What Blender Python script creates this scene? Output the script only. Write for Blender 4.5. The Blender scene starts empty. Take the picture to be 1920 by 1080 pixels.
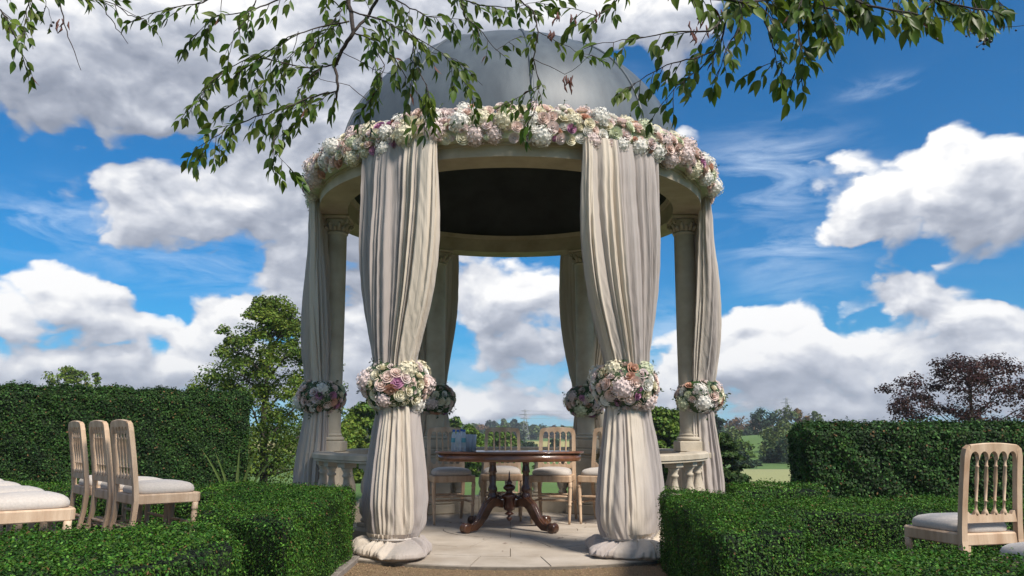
import bpy, math, random
import numpy as np
from mathutils import Vector, Matrix, noise as mnoise
R = random.Random(7)
NR = np.random.default_rng(11)
PI = math.pi
rad = math.radians
scene = bpy.context.scene
COL = scene.collection

# ------------------------------------------------------------------ camera
F, PITCH, CXP, CYP, EYE = 1417.0, 0.1786, 957.0, 550.7, 0.9
cam_d = bpy.data.cameras.new('camera')
cam = bpy.data.objects.new('camera', cam_d)
COL.objects.link(cam)
cam.location = (0, 0, EYE)
cam.rotation_euler = (PI / 2 + PITCH, 0, 0)
cam_d.sensor_width = 36
cam_d.lens = F / 1920 * 36
cam_d.shift_x = 3 / 1920
cam_d.shift_y = 10.7 / 1920
cam_d.clip_start = 0.05
cam_d.clip_end = 6000
scene.camera = cam
CP, SP = math.cos(PITCH), math.sin(PITCH)

def at(x, y, Y):
    """world point at distance Y along +Y that the photograph shows at (x, y)"""
    v = (CYP - y) / F
    z = Y * (SP + v * CP) / (CP - v * SP)
    d = Y * CP + z * SP
    return Vector(((x - CXP) * d / F, Y, z + EYE))

def direction(x, y):
    p = at(x, y, 10.0)
    q = Vector((p.x, p.y, p.z - EYE)).normalized()
    return math.atan2(q.x, q.y), math.asin(q.z)

# ------------------------------------------------------------------ light
SUN_EL, SUN_AZ = rad(46), rad(140)          # azimuth clockwise from +Y
sun_d = bpy.data.lights.new('sun', 'SUN')
sun_d.energy = 3.5
sun_d.angle = rad(14)
sun_d.color = (1.0, 0.92, 0.82)
sun = bpy.data.objects.new('sun', sun_d)
COL.objects.link(sun)
sdir = Vector((math.sin(SUN_AZ) * math.cos(SUN_EL), math.cos(SUN_AZ) * math.cos(SUN_EL), math.sin(SUN_EL)))
sun.rotation_euler = sdir.to_track_quat('Z', 'Y').to_euler()
scene.view_settings.view_transform = 'Standard'
scene.view_settings.look = 'None'
scene.view_settings.exposure = 0.80
scene.view_settings.gamma = 1.0
scene.view_settings.use_curve_mapping = False

# ------------------------------------------------------------------ sky with clouds
world = bpy.data.worlds.new('World')
scene.world = world
world.use_nodes = True
wt = world.node_tree
wt.nodes.clear()

def N(t, kind, **kw):
    n = t.nodes.new(kind)
    for k, v in kw.items():
        setattr(n, k, v)
    return n

def math_node(t, op, a, b=None, c=None, clamp=False):
    n = N(t, 'ShaderNodeMath', operation=op, use_clamp=clamp)
    for i, v in enumerate((a, b, c)):
        if v is None:
            continue
        if isinstance(v, (int, float)):
            n.inputs[i].default_value = v
        else:
            t.links.new(v, n.inputs[i])
    return n.outputs[0]

def vmath(t, op, a, b=None):
    n = N(t, 'ShaderNodeVectorMath', operation=op)
    for i, v in enumerate((a, b)):
        if v is None:
            continue
        if isinstance(v, (tuple, list)):
            n.inputs[i].default_value = v
        else:
            t.links.new(v, n.inputs[i])
    return n.outputs['Value'] if op in ('LENGTH', 'DOT_PRODUCT') else n.outputs[0]

# cumulus banks, as seen in the photograph: centre, half sizes, strength, in pixels of the picture
BLOBS = [
    (60, 70, 420, 190, 1.35), (420, 90, 420, 190, 1.5), (760, 60, 330, 260, 1.5), (300, 215, 170, 62, .9),
    (480, 205, 150, 70, .9), (640, 300, 230, 190, 1.35), (330, 385, 190, 95, 1.0), (430, 380, 190, 100, 1.15),
    (640, 440, 150, 100, 1.2), (560, 540, 70, 80, .7),
    (140, 580, 140, 75, 1.1), (30, 590, 100, 50, .9), (250, 625, 95, 42, .9), (490, 600, 120, 60, 1.0),
    (420, 640, 110, 50, .9), (200, 690, 300, 60, 1.0), (520, 690, 260, 90, 1.0), (60, 700, 200, 60, .8),
    (690, 620, 110, 190, .95), (930, 560, 130, 80, 1.1), (960, 660, 90, 50, .7), (860, 770, 130, 55, 1.0), (1010, 640, 80, 90, .8),
    (960, 760, 260, 30, .7), (1010, 560, 90, 90, .9), (1160, 740, 200, 70, .9),
    (1080, 20, 190, 90, 1.1), (1230, 20, 150, 120, 1.0), (1245, 125, 60, 50, .7), (1370, 95, 30, 25, .55), (1300, 262, 20, 24, .6),
    (1650, 370, 120, 85, 1.1), (1790, 345, 150, 120, 1.35), (1860, 408, 150, 72, 1.1), (1700, 425, 175, 50, .9), (1905, 300, 50, 50, .7), (1610, 425, 110, 36, .7),
    (1710, 562, 105, 56, 1.0), (1800, 606, 125, 52, 1.0), (1915, 606, 80, 46, .9),
    (1440, 600, 130, 46, 1.1), (1360, 620, 90, 50, 1.0), (1560, 660, 160, 60, 1.0), (1440, 690, 240, 80, 1.1), (1700, 690, 250, 90, 1.2),
    (1870, 680, 200, 90, 1.2), (1560, 755, 300, 45, .9),
]
# thin veils
WISPS = [(1440, 330, 200, 110, .8), (1480, 470, 160, 60, .8), (1650, 158, 90, 18, .6), (60, 420, 200, 60, .85), (420, 500, 300, 60, .5), (130, 380, 90, 50, .6),
         (980, 700, 180, 90, .8), (640, 700, 130, 140, .7), (1500, 540, 130, 40, .5), (1240, 700, 90, 150, .9), (1010, 170, 160, 60, .3)]


# broad cloud cover over (azimuth, elevation), written as a sum of separable curves
A0, A1, E0, E1 = -.72, .72, -.02, .68
def cover_map(blobs, k=.25, lo=-.7, hi=.9, na=181, ne=101):
    aa, ee = np.meshgrid(np.linspace(A0, A1, na), np.linspace(E0, E1, ne), indexing='ij')
    S = np.full(aa.shape, -1.0)
    for (x, y, rx, ry, s) in blobs:
        a, e = direction(x, y); a1, _ = direction(x + rx, y); _, e1 = direction(x, y - ry)
        v = np.clip(s - s * np.hypot((aa - a) / (a1 - a), (ee - e) / (e1 - e)), -1, None)
        h = np.maximum(k - np.abs(S - v), 0) / k
        S = np.maximum(S, v) + h ** 3 * k / 6
    return np.clip(S, lo, hi)
def separable(S, rank):
    U, w, V = np.linalg.svd(S, full_matrices=False)
    return [(U[:, i] * math.sqrt(w[i]), V[i] * math.sqrt(w[i])) for i in range(rank)]
def curve_node(t, src, cols):
    """cols: three lists of samples over 0..1; returns the vector output and the scale of each channel"""
    n = N(t, 'ShaderNodeRGBCurve'); mp = n.mapping; mp.use_clip = False; sc = []
    for ch in range(3):
        c = mp.curves[ch]; f = np.asarray(cols[ch]); m = max(1e-6, np.abs(f).max()); sc.append(m)
        K = 46; xs = np.linspace(0, 1, K); ys = .5 + .45 * np.interp(xs, np.linspace(0, 1, len(f)), f) / m
        c.points[0].location = (0, float(ys[0])); c.points[1].location = (1, float(ys[-1]))
        for x_, y_ in zip(xs[1:-1], ys[1:-1]): c.points.new(float(x_), float(y_))
    mp.update()
    t.links.new(src, n.inputs['Color'])
    return n.outputs[0], sc
def separable_nodes(t, vec, terms):
    s_ = N(t, 'ShaderNodeSeparateXYZ'); t.links.new(vec, s_.inputs[0])
    ua = math_node(t, 'MULTIPLY_ADD', s_.outputs[0], 1 / (A1 - A0), -A0 / (A1 - A0), clamp=True)
    ue = math_node(t, 'MULTIPLY_ADD', s_.outputs[1], 1 / (E1 - E0), -E0 / (E1 - E0), clamp=True)
    acc = None
    for i in range(0, len(terms), 3):
        tr = terms[i:i + 3]
        va, sa = curve_node(t, ua, [x[0] for x in tr]); ve, se = curve_node(t, ue, [x[1] for x in tr])
        pa = vmath(t, 'MULTIPLY', vmath(t, 'SUBTRACT', va, (.5, .5, .5)), tuple(p * q / .2025 for p, q in zip(sa, se)))
        d = vmath(t, 'DOT_PRODUCT', pa, vmath(t, 'SUBTRACT', ve, (.5, .5, .5)))
        acc = d if acc is None else math_node(t, 'ADD', acc, d)
    return acc
COVER = separable(cover_map(BLOBS), 15)
VEIL = separable(cover_map(WISPS, .15, -.15, .9), 9)

grp = bpy.data.node_groups.new('cumulus_density', 'ShaderNodeTree')
grp.interface.new_socket('Vector', in_out='INPUT', socket_type='NodeSocketVector')
grp.interface.new_socket('Density', in_out='OUTPUT', socket_type='NodeSocketFloat')
gi = N(grp, 'NodeGroupInput'); go = N(grp, 'NodeGroupOutput')
gv = gi.outputs[0]
nz = N(grp, 'ShaderNodeTexNoise'); nz.inputs['Scale'].default_value = 9; nz.inputs['Detail'].default_value = 6
nz.inputs['Roughness'].default_value = 0.5; nz.noise_dimensions = '2D'
grp.links.new(vmath(grp, 'MULTIPLY', gv, (1, 1.6, 1)), nz.inputs['Vector'])
vz = N(grp, 'ShaderNodeTexVoronoi', feature='SMOOTH_F1', voronoi_dimensions='2D'); vz.inputs['Scale'].default_value = 16
vz.inputs['Detail'].default_value = 2.0; vz.inputs['Roughness'].default_value = .5; vz.inputs['Smoothness'].default_value = .5
warp = vmath(grp, 'MULTIPLY', vmath(grp, 'SUBTRACT', nz.outputs['Color'], (.5, .5, .5)), (.11, .10, 0))
wv = vmath(grp, 'ADD', gv, warp)
grp.links.new(vmath(grp, 'MULTIPLY', wv, (1, 1.35, 1)), vz.inputs['Vector'])
shape = separable_nodes(grp, vmath(grp, 'ADD', gv, vmath(grp, 'MULTIPLY', warp, (.6, .45, 0))), COVER)
# the rest of the sky carries the same broken cloud
sepg = N(grp, 'ShaderNodeSeparateXYZ'); grp.links.new(gv, sepg.inputs[0])
big = N(grp, 'ShaderNodeTexNoise', noise_dimensions='2D'); big.inputs['Scale'].default_value = 2.6; big.inputs['Detail'].default_value = 2
grp.links.new(vmath(grp, 'MULTIPLY', gv, (1, 1.4, 1)), big.inputs['Vector'])
out_az = math_node(grp, 'MULTIPLY_ADD', math_node(grp, 'ABSOLUTE', sepg.outputs[0]), 8.0, -5.4, clamp=True)
out_el = math_node(grp, 'MULTIPLY_ADD', sepg.outputs[1], 8.0, -4.9, clamp=True)
outm = math_node(grp, 'MAXIMUM', out_az, out_el)
gen = math_node(grp, 'MULTIPLY_ADD', big.outputs['Fac'], 5.0, -2.45)
tm = N(grp, 'ShaderNodeMix', data_type='FLOAT'); grp.links.new(outm, tm.inputs[0]); grp.links.new(shape, tm.inputs[2]); grp.links.new(gen, tm.inputs[3])
tot = math_node(grp, 'MINIMUM', tm.outputs[0], 1.0)
d1 = math_node(grp, 'MULTIPLY_ADD', nz.outputs['Fac'], 1.0, -.5)
d2 = math_node(grp, 'MULTIPLY_ADD', vz.outputs['Distance'], -.55, .22)
grp.links.new(math_node(grp, 'ADD', math_node(grp, 'ADD', tot, .10), math_node(grp, 'ADD', d1, d2)), go.inputs[0])

tc = N(wt, 'ShaderNodeTexCoord')
sep = N(wt, 'ShaderNodeSeparateXYZ'); wt.links.new(tc.outputs['Generated'], sep.inputs[0])
az = math_node(wt, 'ARCTAN2', sep.outputs[0], sep.outputs[1])
el = math_node(wt, 'ARCSINE', sep.outputs[2])
cmb = N(wt, 'ShaderNodeCombineXYZ'); wt.links.new(az, cmb.inputs[0]); wt.links.new(el, cmb.inputs[1])
PV = cmb.outputs[0]
def dens(off):
    g = N(wt, 'ShaderNodeGroup'); g.node_tree = grp
    wt.links.new(vmath(wt, 'ADD', PV, off), g.inputs[0])
    return g.outputs[0]
D0 = dens((0, 0, 0)); D1 = dens((-.006, .016, 0)); D2 = dens((-.025, .07, 0))
alpha = N(wt, 'ShaderNodeMapRange', interpolation_type='SMOOTHSTEP')
wt.links.new(D0, alpha.inputs['Value']); alpha.inputs['From Min'].default_value = -.08; alpha.inputs['From Max'].default_value = .24
lit = math_node(wt, 'ADD', math_node(wt, 'MULTIPLY', math_node(wt, 'SUBTRACT', D0, D1), .62),
                math_node(wt, 'MULTIPLY', math_node(wt, 'SUBTRACT', D0, D2), .40))
thick = math_node(wt, 'MULTIPLY', math_node(wt, 'MAXIMUM', D0, 0), -.30)
lit = math_node(wt, 'ADD', lit, math_node(wt, 'ADD', thick, .60))
ramp = N(wt, 'ShaderNodeValToRGB'); wt.links.new(lit, ramp.inputs[0])
cr = ramp.color_ramp
cr.elements[0].position = .05; cr.elements[0].color = (.165, .185, .232, 1)
cr.elements[1].position = 1.0; cr.elements[1].color = (.63, .625, .62, 1)
e = cr.elements.new(.38); e.color = (.265, .285, .335, 1)
e = cr.elements.new(.66); e.color = (.405, .42, .46, 1)
# veils
wn = N(wt, 'ShaderNodeTexNoise'); wn.inputs['Scale'].default_value = 6; wn.inputs['Detail'].default_value = 7; wn.inputs['Roughness'].default_value = .62
wn.inputs['Distortion'].default_value = .6
wt.links.new(vmath(wt, 'MULTIPLY', PV, (1, 4.2, 1)), wn.inputs['Vector'])
wsh = separable_nodes(wt, PV, VEIL)
wal = math_node(wt, 'MULTIPLY', math_node(wt, 'ADD', wsh, .16), math_node(wt, 'MULTIPLY_ADD', wn.outputs['Fac'], 4.2, -1.75, clamp=True), clamp=True)
wal = math_node(wt, 'MULTIPLY', wal, .75)
lowhaze = math_node(wt, 'MULTIPLY_ADD', el, -4.2, .46, clamp=True)

sky = N(wt, 'ShaderNodeTexSky', sky_type='NISHITA')
sky.sun_disc = False
sky.sun_elevation = SUN_EL
sky.sun_rotation = SUN_AZ
sky.air_density = 1.0; sky.dust_density = .4; sky.ozone_density = 3.0
tint = N(wt, 'ShaderNodeMix', data_type='RGBA', blend_type='MULTIPLY'); tint.inputs[0].default_value = 1
wt.links.new(sky.outputs[0], tint.inputs[6]); tint.inputs[7].default_value = (.022, .43, .69, 1)
def mix(fac, a, b):
    m = N(wt, 'ShaderNodeMix', data_type='RGBA'); wt.links.new(fac, m.inputs[0])
    for i, v in ((6, a), (7, b)):
        if isinstance(v, tuple): m.inputs[i].default_value = v
        else: wt.links.new(v, m.inputs[i])
    return m.outputs[2]
WS = .1
c1 = mix(wal, tint.outputs[2], (.47 / WS, .55 / WS, .66 / WS, 1))
c1 = mix(lowhaze, c1, (.38 / WS, .48 / WS, .62 / WS, 1))
rs = vmath(wt, 'MULTIPLY', ramp.outputs[0], (1 / WS, 1 / WS, 1 / WS))
c2 = mix(alpha.outputs[0], c1, rs)
c3 = mix(math_node(wt, 'MULTIPLY_ADD', sep.outputs[2], -40, 0, clamp=True), c2, (.06 / WS, .08 / WS, .05 / WS, 1))
bg = N(wt, 'ShaderNodeBackground'); wt.links.new(c3, bg.inputs[0]); bg.inputs[1].default_value = WS
wo = N(wt, 'ShaderNodeOutputWorld'); wt.links.new(bg.outputs[0], wo.inputs[0])
world.cycles.sampling_method = 'MANUAL'
world.cycles.sample_map_resolution = 256

# ------------------------------------------------------------------ materials
def mat(name, col, rough=.7, col2=None, scale=8, detail=5, bump=0, bscale=None, metallic=0, spec=.5, island=0, stretch=None,
        transl=0, sheen=0, lo=.35, hi=.65, coat=0, alpha_t=None, bdist=.01, outl=False):
    m = bpy.data.materials.new(name); m.use_nodes = True
    t = m.node_tree; b = t.nodes['Principled BSDF']
    b.inputs['Roughness'].default_value = rough
    b.inputs['Metallic'].default_value = metallic
    b.inputs['Specular IOR Level'].default_value = spec
    b.inputs['Sheen Weight'].default_value = sheen
    b.inputs['Coat Weight'].default_value = coat
    c = (*col, 1)
    tcn = N(t, 'ShaderNodeTexCoord')
    vec = tcn.outputs['Object']
    if stretch: vec = vmath(t, 'MULTIPLY', vec, stretch)
    out = None
    if col2:
        n = N(t, 'ShaderNodeTexNoise'); n.inputs['Scale'].default_value = scale; n.inputs['Detail'].default_value = detail
        n.inputs['Roughness'].default_value = .6
        t.links.new(vec, n.inputs['Vector'])
        mr = N(t, 'ShaderNodeMapRange'); mr.inputs['From Min'].default_value = lo; mr.inputs['From Max'].default_value = hi
        t.links.new(n.outputs['Fac'], mr.inputs['Value'])
        mx = N(t, 'ShaderNodeMix', data_type='RGBA'); mx.inputs[6].default_value = c; mx.inputs[7].default_value = (*col2, 1)
        t.links.new(mr.outputs[0], mx.inputs[0]); out = mx.outputs[2]
    if island:
        g = N(t, 'ShaderNodeNewGeometry')
        h = N(t, 'ShaderNodeHueSaturation')
        if out: t.links.new(out, h.inputs['Color'])
        else: h.inputs['Color'].default_value = c
        t.links.new(math_node(t, 'MULTIPLY_ADD', g.outputs['Random Per Island'], island * 2, 1 - island), h.inputs['Value'])
        r2 = math_node(t, 'FRACT', math_node(t, 'MULTIPLY', g.outputs['Random Per Island'], 37.3))
        t.links.new(math_node(t, 'MULTIPLY_ADD', r2, .06 * min(1, island * 2), .5 - .03 * min(1, island * 2)), h.inputs['Hue'])
        out = h.outputs[0]
        if outl:        # fresh shoots and a few dead leaves among the rest
            r3 = math_node(t, 'FRACT', math_node(t, 'MULTIPLY', g.outputs['Random Per Island'], 911.7))
            for lim, cc in ((.90, tuple(min(.4, q * 1.9 + .02) for q in col)), (.982, (.16, .09, .035))):
                mo = N(t, 'ShaderNodeMix', data_type='RGBA'); t.links.new(math_node(t, 'GREATER_THAN', r3, lim), mo.inputs[0])
                t.links.new(out, mo.inputs[6]); mo.inputs[7].default_value = (*cc, 1); out = mo.outputs[2]
    if out: t.links.new(out, b.inputs['Base Color'])
    else: b.inputs['Base Color'].default_value = c
    if bump:
        n = N(t, 'ShaderNodeTexNoise'); n.inputs['Scale'].default_value = bscale or scale * 4; n.inputs['Detail'].default_value = 6
        t.links.new(vec, n.inputs['Vector'])
        bp = N(t, 'ShaderNodeBump'); bp.inputs['Strength'].default_value = bump; bp.inputs['Distance'].default_value = bdist
        t.links.new(n.outputs['Fac'], bp.inputs['Height']); t.links.new(bp.outputs[0], b.inputs['Normal'])
    if transl:
        tr = N(t, 'ShaderNodeBsdfTranslucent')
        if out:
            t.links.new(out, tr.inputs[0])
        else: tr.inputs[0].default_value = c
        ms = N(t, 'ShaderNodeMixShader'); ms.inputs[0].default_value = transl
        t.links.new(b.outputs[0], ms.inputs[1]); t.links.new(tr.outputs[0], ms.inputs[2])
        t.links.new(ms.outputs[0], t.nodes['Material Output'].inputs[0])
    return m

MT = {}
MT['stone'] = mat('limestone', (.52, .455, .36), .85, (.30, .25, .18), 3.2, detail=9, bump=.25, bscale=60, lo=.3, hi=.75)
MT['soffit'] = mat('weathered_limestone', (.47, .39, .30), .85, (.31, .25, .18), 4, bump=.25, bscale=60, lo=.3, hi=.75)
MT['slab'] = mat('paving_limestone', (.52, .46, .39), .8, (.32, .265, .205), 2.2, detail=8, bump=.3, bscale=45, lo=.3, hi=.72)
MT['joint'] = mat('mortar', (.20, .17, .13), .95, (.12, .10, .08), 20)
MT['lead'] = mat('lead_sheet', (.086, .106, .124), .5, (.050, .064, .080), 2.4, detail=8, bump=.12, bscale=4, bdist=.02, stretch=(2.2, 2.2, .5))
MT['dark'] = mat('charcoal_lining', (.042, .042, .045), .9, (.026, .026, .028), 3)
MT['wood'] = mat('limed_wood', (.62, .47, .33), .62, (.36, .225, .135), 13, stretch=(1, 1, .18), bump=.15, bscale=70, lo=.3, hi=.7)
MT['cushion'] = mat('cushion_cloth', (.52, .47, .42), .95, (.44, .395, .355), 90, sheen=.3)
MT['mahog'] = mat('mahogany', (.21, .085, .040), .30, (.090, .034, .015), 7, stretch=(1, 4, 4), coat=.5, lo=.3, hi=.7)
MT['legwood'] = mat('carved_leg_wood', (.115, .048, .022), .28, (.045, .018, .009), 11, coat=.4, lo=.35, hi=.6)
MT['darkwood'] = mat('dark_turned_wood', (.085, .026, .012), .28, (.035, .011, .006), 9, coat=.5)
MT['gravel'] = mat('bound_gravel', (.31, .21, .11), .95, (.15, .10, .055), 160, detail=3, bump=.9, bscale=260, bdist=.006, lo=.35, hi=.62)
MT['kerb'] = mat('kerb_stone', (.27, .24, .21), .9, (.18, .15, .13), 12, bump=.3)
MT['soil'] = mat('soil', (.045, .030, .02), 1, (.02, .014, .01), 14, bump=.5, bscale=50)
MT['box'] = mat('box_leaf', (.052, .135, .008), .68, (.016, .056, .005), 4, outl=True, island=.55, spec=.35, transl=.22)
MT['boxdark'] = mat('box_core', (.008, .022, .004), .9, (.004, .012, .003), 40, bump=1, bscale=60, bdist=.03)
MT['yew'] = mat('yew_leaf', (.022, .062, .006), .72, (.007, .026, .003), 2.6, outl=True, island=.55, spec=.3, transl=.18)
MT['beech'] = mat('hornbeam_leaf', (.026, .078, .007), .7, (.008, .030, .004), 2.2, outl=True, island=.55, spec=.35, transl=.2)
MT['leaf'] = mat('cherry_leaf', (.115, .170, .020), .42, (.060, .105, .014), 6, island=.4, spec=.4, transl=.45)
MT['leafdry'] = mat('withered_leaf', (.14, .045, .025), .7, (.07, .02, .015), 20)
MT['bark'] = mat('cherry_bark', (.045, .032, .026), .85, (.022, .015, .012), 12, bump=.6, bscale=50)
MT['treeA'] = mat('tree_foliage', (.15, .21, .026), .6, (.06, .105, .015), .55, island=.5, spec=.25, transl=.3)
MT['treeB'] = mat('green_foliage', (.115, .185, .026), .6, (.05, .10, .016), .4, island=.45, spec=.25, transl=.28)
MT['conifer'] = mat('conifer_foliage', (.045, .085, .016), .6, (.018, .042, .010), .8, island=.45, spec=.25, transl=.15)
MT['copper'] = mat('copper_beech_foliage', (.060, .022, .018), .55, (.026, .010, .010), .5, island=.6, spec=.3, transl=.25)
MT['farA'] = mat('wood_foliage', (.120, .155, .042), .7, (.060, .095, .032), .06, island=.35, spec=.2, transl=.2)
MT['farB'] = mat('dark_wood_foliage', (.032, .062, .030), .7, (.020, .040, .024), .06, island=.35, spec=.2, transl=.15)
MT['farC'] = mat('autumn_foliage', (.16, .085, .030), .7, (.080, .065, .025), .06, island=.3, spec=.2, transl=.2)
MT['lawn'] = mat('lawn_grass', (.085, .165, .022), .9, (.055, .115, .018), .35, detail=8, bump=.4, bscale=18, bdist=.05)
MT['trunk'] = mat('tree_bark', (.07, .055, .042), .9, (.035, .028, .02), 3, bump=.6)
MT['steel'] = mat('galvanised_steel', (.30, .32, .34), .5, metallic=.4)
MT['sword'] = mat('sword_leaf', (.22, .28, .07), .45, (.12, .19, .04), 4, transl=.3)
MT['cap'] = mat('blue_cap', (.01, .09, .35), .35)
MT['label'] = mat('teal_label', (.10, .34, .42), .4)
MT['berry'] = mat('dark_berry', (.012, .014, .025), .3)

def glass(name, col):
    m = bpy.data.materials.new(name); m.use_nodes = True
    t = m.node_tree; t.nodes.clear()
    g = N(t, 'ShaderNodeBsdfGlossy'); g.inputs['Roughness'].default_value = .05
    tr = N(t, 'ShaderNodeBsdfTransparent'); tr.inputs[0].default_value = (*col, 1)
    fr = N(t, 'ShaderNodeFresnel'); fr.inputs[0].default_value = 1.5
    n = N(t, 'ShaderNodeMixShader')
    t.links.new(math_node(t, 'MULTIPLY_ADD', fr.outputs[0], 1.3, .10, clamp=True), n.inputs[0])
    t.links.new(tr.outputs[0], n.inputs[1]); t.links.new(g.outputs[0], n.inputs[2])
    df = N(t, 'ShaderNodeBsdfTranslucent'); df.inputs[0].default_value = (.85, .9, .95, 1)
    n2 = N(t, 'ShaderNodeMixShader'); n2.inputs[0].default_value = .60
    t.links.new(n.outputs[0], n2.inputs[1]); t.links.new(df.outputs[0], n2.inputs[2])
    o = N(t, 'ShaderNodeOutputMaterial'); t.links.new(n2.outputs[0], o.inputs[0])
    return m
MT['glass'] = glass('clear_plastic', (.95, .96, .97))

def fabric(name='drape_cloth', thin=.20):
    m = mat(name, (.5, .5, .5), .9, sheen=.3, bump=.8, bscale=1.6, bdist=.012, stretch=(26, 26, 2.2))
    t = m.node_tree; b = t.nodes['Principled BSDF']
    a = N(t, 'ShaderNodeAttribute', attribute_name='panel')
    mx = N(t, 'ShaderNodeMix', data_type='RGBA'); t.links.new(a.outputs['Fac'], mx.inputs[0])
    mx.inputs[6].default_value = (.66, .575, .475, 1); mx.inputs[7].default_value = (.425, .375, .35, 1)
    t.links.new(mx.outputs[2], b.inputs['Base Color'])
    tr = N(t, 'ShaderNodeBsdfTranslucent'); t.links.new(mx.outputs[2], tr.inputs[0])
    ms = N(t, 'ShaderNodeMixShader'); ms.inputs[0].default_value = thin
    t.links.new(b.outputs[0], ms.inputs[1]); t.links.new(tr.outputs[0], ms.inputs[2])
    t.links.new(ms.outputs[0], t.nodes['Material Output'].inputs[0])
    return m
MT['cloth'] = fabric(); MT['cloth_thin'] = fabric('thin_drape_cloth', .50)
FLC = {'blush': (.82, .65, .58), 'cream': (.84, .78, .60), 'peach': (.62, .36, .26), 'mauve': (.50, .24, .38), 'white': (.86, .83, .77),
       'lime': (.66, .70, .50), 'pale_pink': (.82, .69, .66)}
for k, c in FLC.items():
    c2 = tuple(x * .82 for x in c)
    MT['f_' + k] = mat(k + '_petals', c, .75, c2, 9, island=.12, transl=.25, spec=.2)
MT['sprig'] = mat('sprig_leaf', (.040, .085, .022), .5, (.022, .05, .015), 20, island=.4, transl=.2)
def ground_mat():
    m = mat('countryside_grass', (.085, .165, .022), .95)
    t = m.node_tree; b = t.nodes['Principled BSDF']
    g = N(t, 'ShaderNodeNewGeometry')
    sp = N(t, 'ShaderNodeSeparateXYZ'); t.links.new(g.outputs['Position'], sp.inputs[0])
    n = N(t, 'ShaderNodeTexNoise'); n.inputs['Scale'].default_value = .03; n.inputs['Detail'].default_value = 8
    t.links.new(g.outputs['Position'], n.inputs['Vector'])
    n2 = N(t, 'ShaderNodeTexNoise'); n2.inputs['Scale'].default_value = 1.2; n2.inputs['Detail'].default_value = 8
    t.links.new(g.outputs['Position'], n2.inputs['Vector'])
    m1 = N(t, 'ShaderNodeMix', data_type='RGBA'); t.links.new(n2.outputs['Fac'], m1.inputs[0])
    m1.inputs[6].default_value = (.055, .115, .016, 1); m1.inputs[7].default_value = (.105, .185, .030, 1)
    t.links.new(math_node(t, 'ADD', math_node(t, 'MULTIPLY_ADD', n.outputs['Fac'], 3.2, -1.6), n2.outputs['Fac'], clamp=True), m1.inputs[0])
    # the pale stubble field in the valley
    fy = math_node(t, 'MULTIPLY', math_node(t, 'MULTIPLY_ADD', sp.outputs[1], .1, -21, clamp=True),
                   math_node(t, 'MULTIPLY_ADD', sp.outputs[1], -.1, 37, clamp=True))
    m2 = N(t, 'ShaderNodeMix', data_type='RGBA'); t.links.new(fy, m2.inputs[0])
    t.links.new(m1.outputs[2], m2.inputs[6]); m2.inputs[7].default_value = (.34, .31, .10, 1)
    # dry mown strip on the right
    fx = math_node(t, 'MULTIPLY', math_node(t, 'MULTIPLY', math_node(t, 'MULTIPLY_ADD', sp.outputs[1], .6, -22, clamp=True),
                   math_node(t, 'MULTIPLY_ADD', sp.outputs[1], -.3, 19.5, clamp=True)), math_node(t, 'MULTIPLY_ADD', sp.outputs[0], .5, -5, clamp=True))
    m3 = N(t, 'ShaderNodeMix', data_type='RGBA'); t.links.new(fx, m3.inputs[0])
    t.links.new(m2.outputs[2], m3.inputs[6]); m3.inputs[7].default_value = (.26, .27, .11, 1)
    t.links.new(m3.outputs[2], b.inputs['Base Color'])
    return m
MT['ground'] = ground_mat()

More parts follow.
